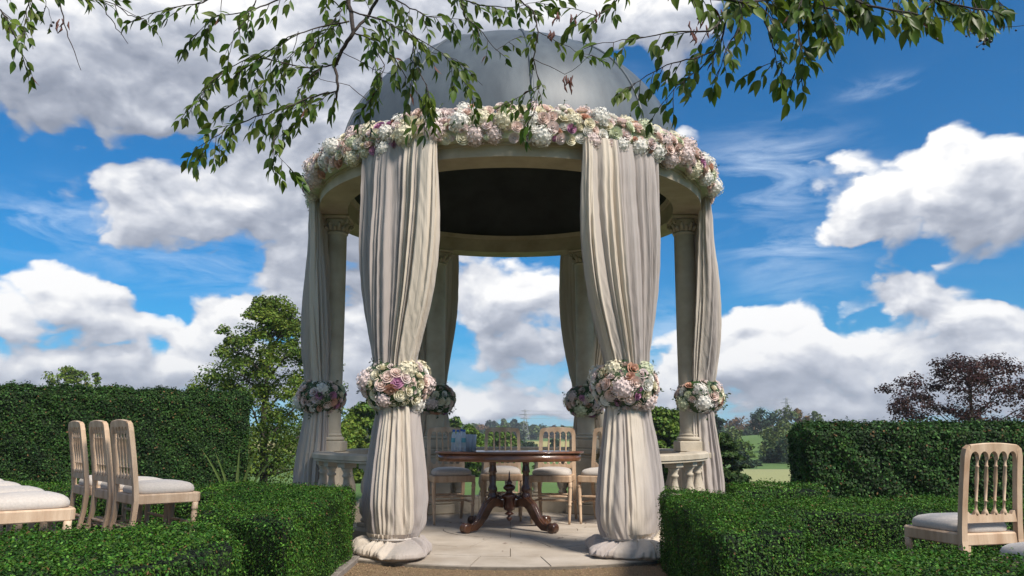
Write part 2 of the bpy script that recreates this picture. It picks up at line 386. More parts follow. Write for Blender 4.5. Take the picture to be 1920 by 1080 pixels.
# ------------------------------------------------------------------ mesh helpers
class G:
    def __init__(s): s.v = []; s.f = []; s.sm = []
    def add(s, v, f, smooth=False):
        o = len(s.v); s.v += [tuple(p) for p in v]; s.f += [tuple(i + o for i in q) for q in f]; s.sm += [smooth] * len(f)
    def box(s, x0, x1, y0, y1, z0, z1, M=None, bev=0):
        if bev:
            b = bev
            v = []
            for z, i in ((z0, b), (z0 + b, 0), (z1 - b, 0), (z1, b)):
                xs = ((x0 + i, y0 + i), (x1 - i, y0 + i), (x1 - i, y1 - i), (x0 + i, y1 - i))
                v += [(x, y, z) for x, y in xs]
            f = [(3, 2, 1, 0), (12, 13, 14, 15)]
            for k in range(3):
                for j in range(4):
                    a = k * 4 + j; c = k * 4 + (j + 1) % 4
                    f.append((a, c, c + 4, a + 4))
        else:
            v = [(x0, y0, z0), (x1, y0, z0), (x1, y1, z0), (x0, y1, z0), (x0, y0, z1), (x1, y0, z1), (x1, y1, z1), (x0, y1, z1)]
            f = [(3, 2, 1, 0), (4, 5, 6, 7), (0, 1, 5, 4), (1, 2, 6, 5), (2, 3, 7, 6), (3, 0, 4, 7)]
        if M: v = [M @ Vector(p) for p in v]
        s.add(v, f)
    def lathe(s, prof, n=24, c=(0, 0, 0), M=None, sx=1, sy=1, smooth=True):
        v = []
        for r, z in prof:
            for k in range(n):
                a = 2 * PI * k / n
                v.append((c[0] + r * sx * math.cos(a), c[1] + r * sy * math.sin(a), c[2] + z))
        f = []
        for i in range(len(prof) - 1):
            for k in range(n):
                a = i * n + k; b = i * n + (k + 1) % n
                f.append((a, b, b + n, a + n))
        f.append(tuple(range(n - 1, -1, -1))); f.append(tuple((len(prof) - 1) * n + k for k in range(n)))
        if M: v = [M @ Vector(p) for p in v]
        s.add(v, f, smooth)
    def tube(s, pts, rads, n=8, sq=None, smooth=True):
        """swept tube; sq=(w,h) makes a rectangular section scaled by the radius list"""
        pts = [Vector(p) for p in pts]
        if not isinstance(rads, (list, tuple)): rads = [rads] * len(pts)
        v = []; up = None
        for i, p in enumerate(pts):
            d = (pts[min(i + 1, len(pts) - 1)] - pts[max(i - 1, 0)]).normalized()
            if up is None:
                up = Vector((0, 0, 1)) if abs(d.z) < .9 else Vector((0, 1, 0))
            a = d.cross(up).normalized()
            up = a.cross(d).normalized()
            if sq:
                for sx, sy in ((-1, -1), (1, -1), (1, 1), (-1, 1)):
                    v.append(p + a * (sq[0] * .5 * sx * rads[i]) + up * (sq[1] * .5 * sy * rads[i]))
            else:
                for k in range(n):
                    t = 2 * PI * k / n
                    v.append(p + a * (math.cos(t) * rads[i]) + up * (math.sin(t) * rads[i]))
        m = 4 if sq else n
        f = []
        for i in range(len(pts) - 1):
            for k in range(m):
                a = i * m + k; b = i * m + (k + 1) % m
                f.append((a, b, b + m, a + m))
        f.append(tuple(range(m - 1, -1, -1))); f.append(tuple((len(pts) - 1) * m + k for k in range(m)))
        s.add(v, f, smooth and not sq)
    def mesh(s, name, m):
        me = bpy.data.meshes.new(name)
        me.from_pydata(s.v, [], s.f)
        me.polygons.foreach_set('use_smooth', s.sm)
        if m: me.materials.append(m)
        me.update()
        return me

def obj(name, me, parent=None, loc=None, rotz=None, mw=None):
    o = bpy.data.objects.new(name, me); COL.objects.link(o)
    if parent is not None: o.parent = parent
    if loc is not None: o.location = loc
    if rotz is not None: o.rotation_euler = (0, 0, rotz)
    if mw is not None: o.matrix_basis = mw
    return o
def thing(name, label, cat, loc=(0, 0, 0), rotz=0, group=None):
    o = obj(name, None, None, loc, rotz)
    o.empty_display_size = .1
    return tag(o, label, cat, group)
def tag(o, label, cat, group=None):
    o['label'] = label; o['category'] = cat
    if group: o['group'] = group
    return o
def struct(name, me, parent=None, **k):
    o = obj(name, me, parent, **k); o['kind'] = 'structure'; return o
def stuff(o): o['kind'] = 'stuff'; return o
def dup(o, parent=None, loc=None, rotz=None, label=None):
    c = o.copy(); COL.objects.link(c)
    if parent is not None: c.parent = parent
    if loc is not None: c.location = loc
    if rotz is not None: c.rotation_euler = (0, 0, rotz)
    if label: c['label'] = label
    for ch in list(o.children): dup(ch, c)
    return c

def quads_mesh(name, V, m, smooth=False):
    """V: (n,4,3) array of loose quads"""
    n = len(V)
    me = bpy.data.meshes.new(name)
    me.vertices.add(n * 4); me.loops.add(n * 4); me.polygons.add(n)
    me.vertices.foreach_set('co', np.ascontiguousarray(V, dtype=np.float32).ravel())
    me.loops.foreach_set('vertex_index', np.arange(n * 4, dtype=np.int32))
    me.polygons.foreach_set('loop_start', np.arange(0, n * 4, 4, dtype=np.int32))
    me.polygons.foreach_set('loop_total', np.full(n, 4, dtype=np.int32))
    me.materials.append(m); me.update(calc_edges=True)
    return me
def grid_mesh(name, P, m, closed_u=True, attr=None):
    """P: (rows, cols, 3)"""
    r, c, _ = P.shape
    me = bpy.data.meshes.new(name)
    idx = np.arange(r * c).reshape(r, c)
    nx = np.roll(idx, -1, axis=1) if closed_u else idx[:, 1:]
    a = idx if closed_u else idx[:, :-1]
    q = np.stack([a[:-1], nx[:-1], nx[1:], a[1:]], -1).reshape(-1, 4)
    n = len(q)
    me.vertices.add(r * c); me.loops.add(n * 4); me.polygons.add(n)
    me.vertices.foreach_set('co', P.astype(np.float32).ravel())
    me.loops.foreach_set('vertex_index', q.astype(np.int32).ravel())
    me.polygons.foreach_set('loop_start', np.arange(0, n * 4, 4, dtype=np.int32))
    me.polygons.foreach_set('loop_total', np.full(n, 4, dtype=np.int32))
    me.polygons.foreach_set('use_smooth', np.ones(n, dtype=bool))
    me.materials.append(m)
    if attr is not None:
        at_ = me.attributes.new('panel', 'FLOAT', 'POINT'); at_.data.foreach_set('value', attr.astype(np.float32).ravel())
    me.update(calc_edges=True)
    return me
def unit(a): return a / (np.linalg.norm(a, axis=-1, keepdims=True) + 1e-9)
def leaf_quads(C, Nrm, L, W, rng=NR, axis=None):
    """kite-shaped leaves: centre, approximate normal, length and width arrays"""
    n = len(C)
    Nrm = unit(Nrm)
    r = rng.normal(size=(n, 3)) if axis is None else axis
    a = unit(np.cross(Nrm, r)); b = np.cross(Nrm, a)
    L = np.asarray(L).reshape(-1, 1) * np.ones((n, 1)); W = np.asarray(W).reshape(-1, 1) * np.ones((n, 1))
    lift = Nrm * L * .12
    return np.stack([C - a * L * .5, C - b * W * .5 + lift, C + a * L * .5, C + b * W * .5 + lift], 1)
# ------------------------------------------------------------------ gazebo
CY0, RX, RY, ZR = 7.264, 1.719, 1.60, 2.975
def ell(phi, off=0.0):
    n = Vector((math.cos(phi) / RX, math.sin(phi) / RY, 0)).normalized()
    return Vector((RX * math.cos(phi), CY0 + RY * math.sin(phi), 0)) + n * off, n
gaz = thing('gazebo', 'round stone garden gazebo with six columns, a balustrade and a grey lead dome', 'gazebo', (0, CY0, 0))
GI = Matrix.Translation((0, -CY0, 0))
def gpart(name, g, m, parent=None):
    """mesh given in world coordinates, stored relative to the gazebo"""
    me = g.mesh(name, MT[m]) if isinstance(g, G) else g
    me.transform(GI)
    return obj(name, me, parent or gaz)

def ring_sweep(prof, n=128, p0=0, p1=2 * PI, closed=True):
    """profile of (offset, z) swept along the ellipse"""
    g = G(); m = len(prof); v = []
    cnt = n if closed else n + 1
    for k in range(cnt):
        ph = p0 + (p1 - p0) * k / n
        for off, z in prof:
            p, _ = ell(ph, off); v.append((p.x, p.y, z))
    f = []
    for k in range(n):
        a = k * m; b = ((k + 1) % cnt) * m
        for j in range(m):
            f.append((a + j, b + j, b + (j + 1) % m, a + (j + 1) % m))
    if not closed:
        f.append(tuple(range(m - 1, -1, -1))); f.append(tuple((cnt - 1) * m + j for j in range(m)))
    g.add(v, f); return g
def ring_obj(name, prof, m, parent=None, bevel=None, **k):
    o = gpart(name, ring_sweep(prof, **k), m, parent)
    return o
# entablature: one stone ring, soffit at ZR
ring_obj('entablature', [(-.13, ZR), (.13, ZR), (.13, ZR + .085), (.145, ZR + .09), (.145, ZR + .19), (.175, ZR + .215), (.19, ZR + .25),
                         (.19, ZR + .29), (.02, ZR + .33), (-.13, ZR + .33)], 'soffit')
ring_obj('inner_moulding', [(-.152, ZR + .150), (-.132, ZR + .150), (-.132, ZR + .19), (-.170, ZR + .19)], 'soffit')
# dome
DA, DB, DC, DZ = 1.70, 1.60, 1.40, 3.34
g = G(); prof = []
rows, cols = 40, 96
v = []
for i in range(rows + 1):
    t = PI / 2 * i / rows
    for k in range(cols):
        a = 2 * PI * k / cols
        v.append((DA * math.cos(t) * math.cos(a), CY0 + DB * math.cos(t) * math.sin(a), DZ + DC * math.sin(t)))
f = [(i * cols + k, i * cols + (k + 1) % cols, (i + 1) * cols + (k + 1) % cols, (i + 1) * cols + k) for i in range(rows) for k in range(cols)]
g.add(v, f, True)
dome = gpart('dome', g, 'lead')
for k in range(10):
    a = rad(-84 + 36 * k)
    g = G(); pts = []
    for i in range(25):
        t = rad(0 + 88.5 * i / 24)
        pts.append((DA * math.cos(t) * math.cos(a), CY0 + DB * math.cos(t) * math.sin(a), DZ + DC * math.sin(t) + .002))
    g.tube(pts, .015, 6)
    gpart('seam', g, 'lead', dome)
g = G(); g.lathe([(.0, 0), (.16, 0), (.15, .02), (.03, .035), (0, .04)], 24, (0, CY0, DZ + DC - .008), sy=DB / DA)
gpart('dome_cap', g, 'lead', dome)
# dark lining under the dome
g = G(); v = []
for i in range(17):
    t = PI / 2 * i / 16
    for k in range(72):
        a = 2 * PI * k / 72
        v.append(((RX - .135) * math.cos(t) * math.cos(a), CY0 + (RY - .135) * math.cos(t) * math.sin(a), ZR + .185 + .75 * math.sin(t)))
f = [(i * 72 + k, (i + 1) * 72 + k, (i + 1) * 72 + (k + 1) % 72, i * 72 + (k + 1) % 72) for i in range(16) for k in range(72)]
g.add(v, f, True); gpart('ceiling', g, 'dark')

# one column with pedestal, then copies
PH = [rad(a) for a in (-120, -60, 0, 60, 120, 180)]
SH0, SH1 = .80, ZR - .15
def torus_pts(r, z, t, n=6, a0=-90, a1=90):
    return [(r + t * math.cos(rad(a0 + (a1 - a0) * i / n)), z + t * math.sin(rad(a0 + (a1 - a0) * i / n))) for i in range(n + 1)]
col0 = None
def me_of(fn, name, m):
    g = G(); fn(g); return g.mesh(name, MT[m])
def f_shaft(g):
    g.lathe([(.130, SH0)] + torus_pts(.128, SH0 + .02, .02) + torus_pts(.115, SH0 + .055, .012) + [(.118, SH0 + .075), (.112, SH0 + .10)] +
            [(.112 - .014 * (i / 8) ** 1.8, SH0 + .12 + (SH1 - SH0 - .16) * i / 8) for i in range(9)] + torus_pts(.100, SH1 - .018, .010) + [(.098, SH1)], 32)
def f_cap(g):
    g.lathe([(.098, SH1), (.104, SH1 + .03), (.116, SH1 + .07), (.130, SH1 + .10), (.125, SH1 + .115)], 24)
    g.box(-.145, .145, -.145, .145, SH1 + .118, SH1 + .149, bev=.008)
    for a in range(4):                      # corner volutes
        t = rad(45 + 90 * a); c = Vector((math.cos(t) * .158, math.sin(t) * .158, SH1 + .088)); tan = Vector((-math.sin(t), math.cos(t), 0)); n = Vector((math.cos(t), math.sin(t), 0))
        pts, rr = [], []
        for i in range(15):
            q = i / 14; an = rad(150 - 480 * q); r_ = .033 * (1 - q) + .004
            pts.append(c + n * (math.cos(an) * r_) + Vector((0, 0, math.sin(an) * r_))); rr.append(.013 - .006 * q)
        g.tube(pts, rr, 6)
    for k in range(16):                     # two tiers of leaves
        t = rad(22.5 * k); tier = k % 2
        b = Vector((math.cos(t), math.sin(t), 0)); h = .035 + .035 * tier
        g.tube([b * .098 + Vector((0, 0, SH1 + .002)), b * .114 + Vector((0, 0, SH1 + h * .7)), b * .137 + Vector((0, 0, SH1 + h)), b * .142 + Vector((0, 0, SH1 + h - .015))],
               [.020, .022, .016, .005], 6)
def f_ped(g):
    g.box(-.185, .185, -.185, .185, 0, .10, bev=.008)
    g.box(-.165, .165, -.165, .165, .1, .135, bev=.012)
    g.box(-.145, .145, -.145, .145, .135, .60, bev=.006)
    g.box(-.150, .150, -.150, .150, .60, .635, bev=.008)
    g.box(-.168, .168, -.168, .168, .635, .70, bev=.012)
    g.box(-.150, .150, -.150, .150, .70, .80, bev=.01)
ms = me_of(f_shaft, 'shaft', 'stone'); mc = me_of(f_cap, 'capital', 'soffit')
mp = me_of(f_ped, 'pedestal', 'stone')
for i, ph in enumerate(PH):
    p, n = ell(ph)
    c = obj('column', ms, gaz, (p.x, p.y - CY0, 0), math.atan2(n.y, n.x))
    obj('capital', mc, c); pd = obj('pedestal', mp, c)
    if i < 2: pd.scale = (.80, .80, 1)

# balustrades on the five closed sides, each on a low kerb of stone blocks
gb = G()
HB = .47
gb.box(-.055, .055, -.055, .055, 0, .03, bev=.004)
gb.lathe([(.040, .03), (.052, .04), (.052, .055), (.038, .065), (.058, .10), (.066, .14), (.060, .19), (.040, .25), (.027, .31), (.024, .35), (.036, .36), (.036, .372),
          (.026, .38), (.034, .405), (.050, .43)], 16)
gb.box(-.055, .055, -.055, .055, .43, HB, bev=.004)
mb = gb.mesh('baluster', MT['stone'])
for s in range(6):
    if s == 0: continue
    a0, a1 = PH[s], PH[s] + rad(60)
    da = rad(4.9)
    br = obj('balustrade', ring_sweep([(-.085, .645), (.085, .645), (.085, .66), (.095, .665), (.095, .70), (.07, .712), (-.07, .712), (-.095, .70), (-.095, .665), (-.085, .66)],
             20, a0 + da, a1 - da, False).mesh('top_rail', MT['stone']), gaz)
    br.data.transform(GI)
    nb = 4
    for k in range(nb):
        q0 = a0 + da + (a1 - a0 - 2 * da) * k / nb + .002; q1 = a0 + da + (a1 - a0 - 2 * da) * (k + 1) / nb - .002
        me = ring_sweep([(-.11, 0), (.11, 0), (.11, .15), (.09, .172), (-.09, .172), (-.11, .15)], 5, q0, q1, False).mesh('kerb_block', MT['stone'])
        me.transform(GI); obj('kerb_block', me, br)
    for k in range(5):
        ph = a0 + (a1 - a0) * (k + 1) / 6 + 0
        ph = a0 + da + (a1 - a0 - 2 * da) * (k + .5) / 5
        p, n = ell(ph)
        obj('baluster', mb, br, (p.x, p.y - CY0, .173), math.atan2(n.y, n.x))

# paved floor: three rings of slabs and a round centre stone
floor = struct('gazebo_floor', ring_sweep([(-.001 - RX + .3, -.06), (.36, -.06), (.36, -.006), (-RX + .3, -.006)], 96).mesh('gazebo_floor', MT['joint']))
gg = G(); gg.lathe([(0, -.06), (.5, -.06), (.5, -.006), (0, -.006)], 32, (0, CY0, 0)); o = struct('floor_bed', gg.mesh('floor_bed', MT['joint']), floor)
def floor_slab(ra, rb, a0, a1, dz):
    """slab between relative radii; the outer ring follows the ellipse"""
    g = G(); n = max(2, int((a1 - a0) / rad(4))); v = []
    gap = .0035
    for k in range(n + 1):
        ph = a0 + (a1 - a0) * k / n
        for r_, sgn in ((ra, 1), (rb, -1)):
            off = gap / max(r_, .2) / 1.0
            pp = ph + (off if k == 0 else (-off if k == n else 0))
            for z in (-.05, dz):
                v.append(((r_ + sgn * gap) * math.cos(pp) * 1.0, CY0 + (r_ + sgn * gap) * math.sin(pp) * RY / RX, z))
    f = []
    for k in range(n):
        a = k * 4; b = a + 4
        f += [(a + 1, a + 3, b + 3, b + 1), (a + 2, b + 2, b + 3, a + 3), (a, a + 1, b + 1, b)]
    f += [(0, 2, 3, 1), (n * 4, n * 4 + 1, n * 4 + 3, n * 4 + 2)]
    g.add(v, f); return g.mesh('paving_slab', MT['slab'])
sr = random.Random(5)
for (ra, rb, n, off) in ((.02, .62, 4, 0), (.62, 1.22, 12, 15), (1.22, 1.66, 18, 0), (1.66, 2.09, 24, 7.5)):
    for k in range(n):
        a0 = rad(-90 + off + 360 * k / n); a1 = rad(-90 + off + 360 * (k + 1) / n)
        obj('paving_slab', floor_slab(ra, rb, a0, a1, sr.uniform(-.0015, .0025)), floor)

fl = random.Random(8); g = G()
for _ in range(46):
    a_, q_ = fl.uniform(0, 6.28), fl.uniform(.5, 1.95); x_, y_ = q_ * math.cos(a_), CY0 + q_ * RY / RX * math.sin(a_); L_ = fl.uniform(.010, .024); t_ = fl.uniform(0, 6.28)
    dx, dy = math.cos(t_) * L_, math.sin(t_) * L_
    g.add([(x_ - dx, y_ - dy, .006), (x_ - dy * .4, y_ + dx * .4, .010), (x_ + dx, y_ + dy, .007), (x_ + dy * .4, y_ - dx * .4, .009)], [(0, 1, 2, 3)])
stuff(obj('fallen_petals', g.mesh('fallen_petals', MT['leafdry']), floor))

# ------------------------------------------------------------------ drapes
def smooth_interp(zs, vals, z):
    # monotone-ish cosine interpolation over keyframes ordered top to bottom
    zs = np.array(zs); vals = np.array(vals)
    o = np.argsort(zs); zs, vals = zs[o], vals[o]
    m = np.gradient(vals, zs)
    i = np.clip(np.searchsorted(zs, z) - 1, 0, len(zs) - 2)
    h = zs[i + 1] - zs[i]; t = np.clip((z - zs[i]) / h, 0, 1)
    return ((2 * t**3 - 3 * t**2 + 1) * vals[i] + (t**3 - 2 * t**2 + t) * h * m[i] + (-2 * t**3 + 3 * t**2) * vals[i + 1] + (t**3 - t**2) * h * m[i + 1])

def drape(idx, kind, label):
    ph = PH[idx]; p, n = ell(ph); t = Vector((-n.y, n.x, 0))
    ang = math.atan2(n.y, n.x)
    rg = np.random.default_rng(100 + idx)
    top = 3.10
    zk = [3.12, 2.95, 2.7, 2.3, 1.9, 1.6, 1.38, 1.24, 1.05, .85, .6, .35, .20, .125]
    th = [.355, .355, .355, .345, .29, .215, .160, .132, .148, .170, .200, .218, .207, .182]
    nh = [.035, .05, .06, .085, .105, .12, .125, .12, .13, .148, .175, .190, .185, .172]
    no = [.20, .20, .185, .165, .13, .095, .07, .05, .045, .05, .05, .045, .03, .03]
    am = [.013, .017, .024, .028, .026, .022, .015, .008, .014, .020, .022, .020, .012, .005]
    if kind == 'side':
        th = [x * .95 for x in th]
        nh = [.035, .05, .055, .085, .11, .12, .115, .115, .125, .145, .165, .17, .165, .15]
        no = [.17, .165, .15, .14, .125, .11, .095, .085, .085, .09, .10, .105, .11, .10]
        am = [.013, .016, .02, .024, .024, .02, .013, .008, .014, .018, .02, .02, .012, .005]
    if kind == 'rear':
        th = [.33, .34, .34, .33, .28, .22, .17, .14, .17, .20, .23, .25, .25, .22]
        nh = [.03, .035, .04, .055, .075, .095, .105, .115, .12, .13, .14, .15, .14, .13]
        no = [.19, .18, .175, .16, .14, .12, .09, .07, .08, .10, .12, .13, .13, .13]
    am = [x * 2.1 for x in am]
    cols = 460
    z = np.concatenate([np.linspace(3.12, 1.5, 62), np.linspace(1.49, 1.0, 24), np.linspace(.98, .125, 50)])
    u = np.linspace(0, 2 * PI, cols, endpoint=False)
    TH, NH, NO, AM = (smooth_interp(zk, k, z)[:, None] for k in (th, nh, no, am))
    s1, s2, s3, s4, s5 = rg.uniform(0, 6.28, 5)
    U = u[None, :]; Z = z[:, None]
    low = (Z < 1.24)
    lowm = np.clip((1.30 - Z) / .1, 0, 1)
    Uw = U + .24 * np.sin(3 * U + s1 + .25 * Z) + .09 * np.sin(7 * U + s2 - .2 * Z) + .02 * np.sin(2.1 * Z + 5 * U + s3)
    Ul = U + .24 * np.sin(2 * U + s4) + .10 * np.sin(5 * U + s5 + .5 * Z) + .03 * np.sin(3.3 * Z + 4 * U)
    def ridge(x, pw=.55): return np.abs(np.sin(x)) ** pw
    F1 = ridge(7.0 * Uw) * (.75 + .35 * np.sin(2 * U + s5)) + .50 * ridge(13.0 * Uw + 1.6 * np.sin(1.1 * Z + s1) + 1.2 * np.sin(3 * U)) * (.6 + .5 * np.sin(4 * U + s3)) + .45 * np.sin(4 * Uw + s2) +   .20 * np.sin(37 * Uw + 2 * np.sin(Z))
    F2 = ridge(6.0 * Ul) * (.8 + .35 * np.sin(2 * U + s1)) + .45 * ridge(11.5 * Ul + 1.3 * np.sin(1.7 * Z) + 1.3 * np.sin(3 * U + s2)) * (.6 + .5 * np.sin(3 * U + s5)) + .5 * np.sin(3 * Ul + s3) + .17 * np.sin(31 * Ul + Z)
    TOF = smooth_interp(zk, [.085, .085, .085, .075, .05, .02, 0, 0, 0, 0, 0, 0, 0, 0], z)[:, None] * ({0: 1, 1: -1}.get(idx, 0))
    FO = (F1 * (1 - lowm) + F2 * lowm - .65) * AM
    # superellipse loop, pinched folds
    ex = .82
    cu, su = np.cos(U), np.sin(U)
    X = np.sign(su) * np.abs(su) ** ex * TH; Y = np.sign(cu) * np.abs(cu) ** ex * NH
    nx = su / TH; ny = cu / NH; l = np.sqrt(nx**2 + ny**2); nx, ny = nx / l, ny / l
    a = X + TOF + nx * FO; b = Y + ny * FO + NO
    crz = np.exp(-((Z - 1.25) / .22) ** 2) + .8 * np.exp(-((Z - .16) / .16) ** 2) + .25
    FOx = .006 * crz * (np.sin(34 * Z + 6 * np.sin(3 * U + s2) + 4 * U) * np.sin(5 * U + s1 + 3 * Z))
    a = a + nx * FOx; b = b + ny * FOx
    # slow sag between gather points
    a = a + .012 * np.sin(1.9 * Z + s1) ; b = b + .010 * np.sin(2.3 * Z + s2)
    P = np.stack([a * t.x + b * n.x, a * t.y + b * n.y, np.broadcast_to(Z, a.shape)], -1)
    # panels of cream and taupe cloth
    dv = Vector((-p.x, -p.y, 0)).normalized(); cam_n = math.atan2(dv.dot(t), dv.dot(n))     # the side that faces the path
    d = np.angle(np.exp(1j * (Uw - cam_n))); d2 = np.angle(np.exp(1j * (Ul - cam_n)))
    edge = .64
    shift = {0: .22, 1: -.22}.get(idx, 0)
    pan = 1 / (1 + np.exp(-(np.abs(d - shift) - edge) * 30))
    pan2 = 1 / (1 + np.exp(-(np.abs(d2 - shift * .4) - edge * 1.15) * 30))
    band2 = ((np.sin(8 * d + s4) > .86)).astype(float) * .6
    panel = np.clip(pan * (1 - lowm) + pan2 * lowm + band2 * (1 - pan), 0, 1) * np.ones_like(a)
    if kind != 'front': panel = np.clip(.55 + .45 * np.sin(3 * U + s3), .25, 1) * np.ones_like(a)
    clm = MT['cloth_thin' if kind == 'rear' else 'cloth']
    if kind == 'rear': panel = panel * .1
    root = thing('drape', label, 'drape', (p.x, p.y, 0), 0, 'fabric drapes tied round the gazebo columns')
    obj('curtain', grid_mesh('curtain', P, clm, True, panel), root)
    # gathered skirt below the lower tie
    qk = np.linspace(0, 1, 9)
    q = np.linspace(0, 1, 30)
    zs = np.interp(q, qk, [.158, .134, .116, .104, .094, .078, .052, .022, .004])
    ro = np.interp(q, qk, [.018, .004, -.012, .012, .062, .115, .158, .170, .120]) * (1 if kind == 'front' else .55)
    T0, N0, O0 = (float(smooth_interp(zk, k, np.array([.125]))[0]) for k in (th, nh, no))
    RO = ro[:, None]; k1 = np.clip((q - .25) / .75, 0, 1)[:, None]; k2 = np.sin(PI * np.clip(k1, 0, 1))
    Us = U + .22 * np.sin(2 * U + s3) + .10 * np.sin(5 * U + s1) + .05 * k1 * np.sin(9 * U + s4)
    lob = 1 + .38 * np.sin(2 * U + s5) + .26 * np.sin(3 * U + s1) + .16 * np.sin(5 * U + s2)
    FS = RO * np.where(RO > 0, lob - 1, 0) + .024 * (ridge(13 * Us + 1.6 * k1) - .6) * (1 - .35 * k1) + .036 * k2 * (ridge(9.5 * Us + 2.5 * k1 + s3, .8) - .6) + .012 * (ridge(29 * Us + 2 * k1, .9) - .5)
    rr = RO + FS
    a = np.sin(U) * (T0 * .97 + rr); b = np.cos(U) * (N0 * .97 + rr) + O0
    zz = zs[:, None] * (1 + .22 * k2 * np.sin(3 * Us + s2) + .14 * k2 * np.sin(7 * Us + s4)) + .034 * k2 * (ridge(9.5 * Us + 2.5 * k1 + s3, .8) - .5) + np.zeros_like(a)
    P = np.stack([a * t.x + b * n.x, a * t.y + b * n.y, np.maximum(zz, .003)], -1)
    dd = np.angle(np.exp(1j * (Us - cam_n)))
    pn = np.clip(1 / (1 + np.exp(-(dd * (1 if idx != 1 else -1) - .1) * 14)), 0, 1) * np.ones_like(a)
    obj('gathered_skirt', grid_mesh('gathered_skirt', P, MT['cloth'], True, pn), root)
    g = G(); pts = []
    for k in range(41):
        q = 2 * PI * k / 40
        aa, bb = math.sin(q) * (T0 + .0), math.cos(q) * (N0 + .0) + O0
        pts.append((aa * t.x + bb * n.x, aa * t.y + bb * n.y, .118))
    g.tube(pts, .009, 6); obj('tie_cord', g.mesh('tie_cord', MT['cushion']), root)
    return root
DL = ['cream and taupe drape hanging at the front left column, left of the opening', 'cream and taupe drape hanging at the front right column, right of the opening',
      'taupe drape falling outside the right side column above the right hedge', 'thin drape spread behind the rear right column, behind the table',
      'thin drape spread behind the rear left column, behind the bottles', 'taupe drape falling outside the left side column beside the tall leafy tree']
for i, kd in enumerate(('front', 'front', 'side', 'rear', 'rear', 'side')):
    drape(i, kd, DL[i])

# ------------------------------------------------------------------ flowers
def rose_mesh(seed, m):
    rg = random.Random(seed); g = G()
    # unit radius, opens along +Z
    for ring, (cnt, r0, h, tilt, w) in enumerate(((5, .30, .62, 14, .95), (5, .52, .50, 30, 1.05), (6, .76, .32, 52, 1.05))):
        for k in range(cnt):
            a = 2 * PI * k / cnt + ring * .6 + rg.uniform(-.15, .15)
            M = Matrix.Rotation(a, 4, 'Z')
            v = []
            for j in range(4):
                q = j / 3
                rr = r0 * (.35 + .65 * q) + math.sin(rad(tilt)) * q * .25 + (.10 * (q > .9))
                zz = -.45 + (h + .45) * q - (.10 if q > .9 else 0)
                hw = w * .5 * (.55 + .6 * math.sin(q * 2.4)) * (.5 + r0 * .7)
                for i in (-1, 0, 1):
                    v.append(M @ Vector((rr - .16 * abs(i) * r0, i * hw, zz - .06 * abs(i))))
            f = [(j * 3 + i, j * 3 + i + 1, (j + 1) * 3 + i + 1, (j + 1) * 3 + i) for j in range(3) for i in range(2)]
            g.add(v, f, True)
    g.lathe([(.0, -.4), (.26, -.3), (.28, .1), (.20, .48), (.10, .60), (.04, .5)], 8)
    g.lathe([(.1, -.62), (.5, -.45), (.72, -.15), (.60, .02)], 9)
    return g.mesh('rose', m)
def hydrangea_mesh(seed, m):
    rg = np.random.default_rng(seed)
    n = 60
    k = np.arange(n) + .5
    phi = np.arccos(1 - 1.75 * k / n); th = PI * (1 + 5 ** .5) * k
    D = np.stack([np.cos(th) * np.sin(phi), np.sin(th) * np.sin(phi), np.cos(phi)], -1)
    Q = []
    for d in D:
        a = unit(np.cross(d, rg.normal(size=3))); b = np.cross(d, a)
        c = d * rg.uniform(.90, 1.06)
        r = rg.uniform(.17, .23)
        for j in range(4):
            q = j * PI / 2
            e1 = a * math.cos(q) + b * math.sin(q); e2 = -a * math.sin(q) + b * math.cos(q)
            lf = d * rg.uniform(-.02, .10)
            Q.append([c - d * .04, c + e1 * r * .62 - e2 * r * .46 + lf, c + e1 * r * 1.05 + lf * .6, c + e1 * r * .62 + e2 * r * .46 + lf])
    g = G()
    for q in Q: g.add(q, [(0, 1, 2, 3)])
    g.lathe([(.0, -.75), (.5, -.62), (.78, -.3), (.85, .05), (.74, .42), (.45, .72), (0, .85)], 10)
    return g.mesh('hydrangea', m)
FM = []          # (mesh, kind name, radius)
for c, w in (('blush', 7), ('cream', 5), ('peach', 2), ('mauve', 1.5), ('pale_pink', 5), ('white', 3), ('lime', .6)):
    me = rose_mesh(sum(map(ord, c)), MT['f_' + c])
    FM += [(me, 'rose', .047)] * int(w * 2)
HM = []
for c, w in (('white', 6), ('pale_pink', 5), ('lime', 2), ('cream', 3)):
    me = hydrangea_mesh(sum(map(ord, c)), MT['f_' + c]); HM += [(me, 'hydrangea', .085)] * w
fr = random.Random(21)
def frame(p, n, s):
    n = n.normalized(); q = n.to_track_quat('Z', 'Y').to_matrix().to_4x4()
    return Matrix.Translation(p) @ q @ Matrix.Rotation(fr.uniform(0, 6.28), 4, 'Z') @ Matrix.Scale(s, 4)
def place_blooms(spots, big=.12):
    """spots: list of (point, outward normal); big heads first, smaller roses into the gaps"""
    out = []; taken = []
    def free(p, r, k):
        return all((p - q).length > (r + s) * k for q, s in taken)
    order = spots[:]; fr.shuffle(order)
    nh = 0
    lim = len(order)
    for p, n in order:
        if fr.random() < big:
            me, kd, r = fr.choice(HM); r *= fr.uniform(.8, 1.12)
            if free(p, r, .80): taken.append((p, r)); out.append((me, kd, frame(p - n * r * .35, n, r)))
    for p, n in order:
        me, kd, r = fr.choice(FM); r *= fr.uniform(.78, 1.15)
        if free(p, r, .68): taken.append((p, r)); out.append((me, kd, frame(p - n * r * .1, n + Vector([fr.uniform(-.35, .35) for _ in range(3)]), r)))
    for p, n in order:
        me, kd, r = fr.choice(FM); r *= .5
        if free(p, r, .62): taken.append((p, r)); out.append((me, kd, frame(p - n * r * .3, n + Vector([fr.uniform(-.3, .3) for _ in range(3)]), r)))
    return out
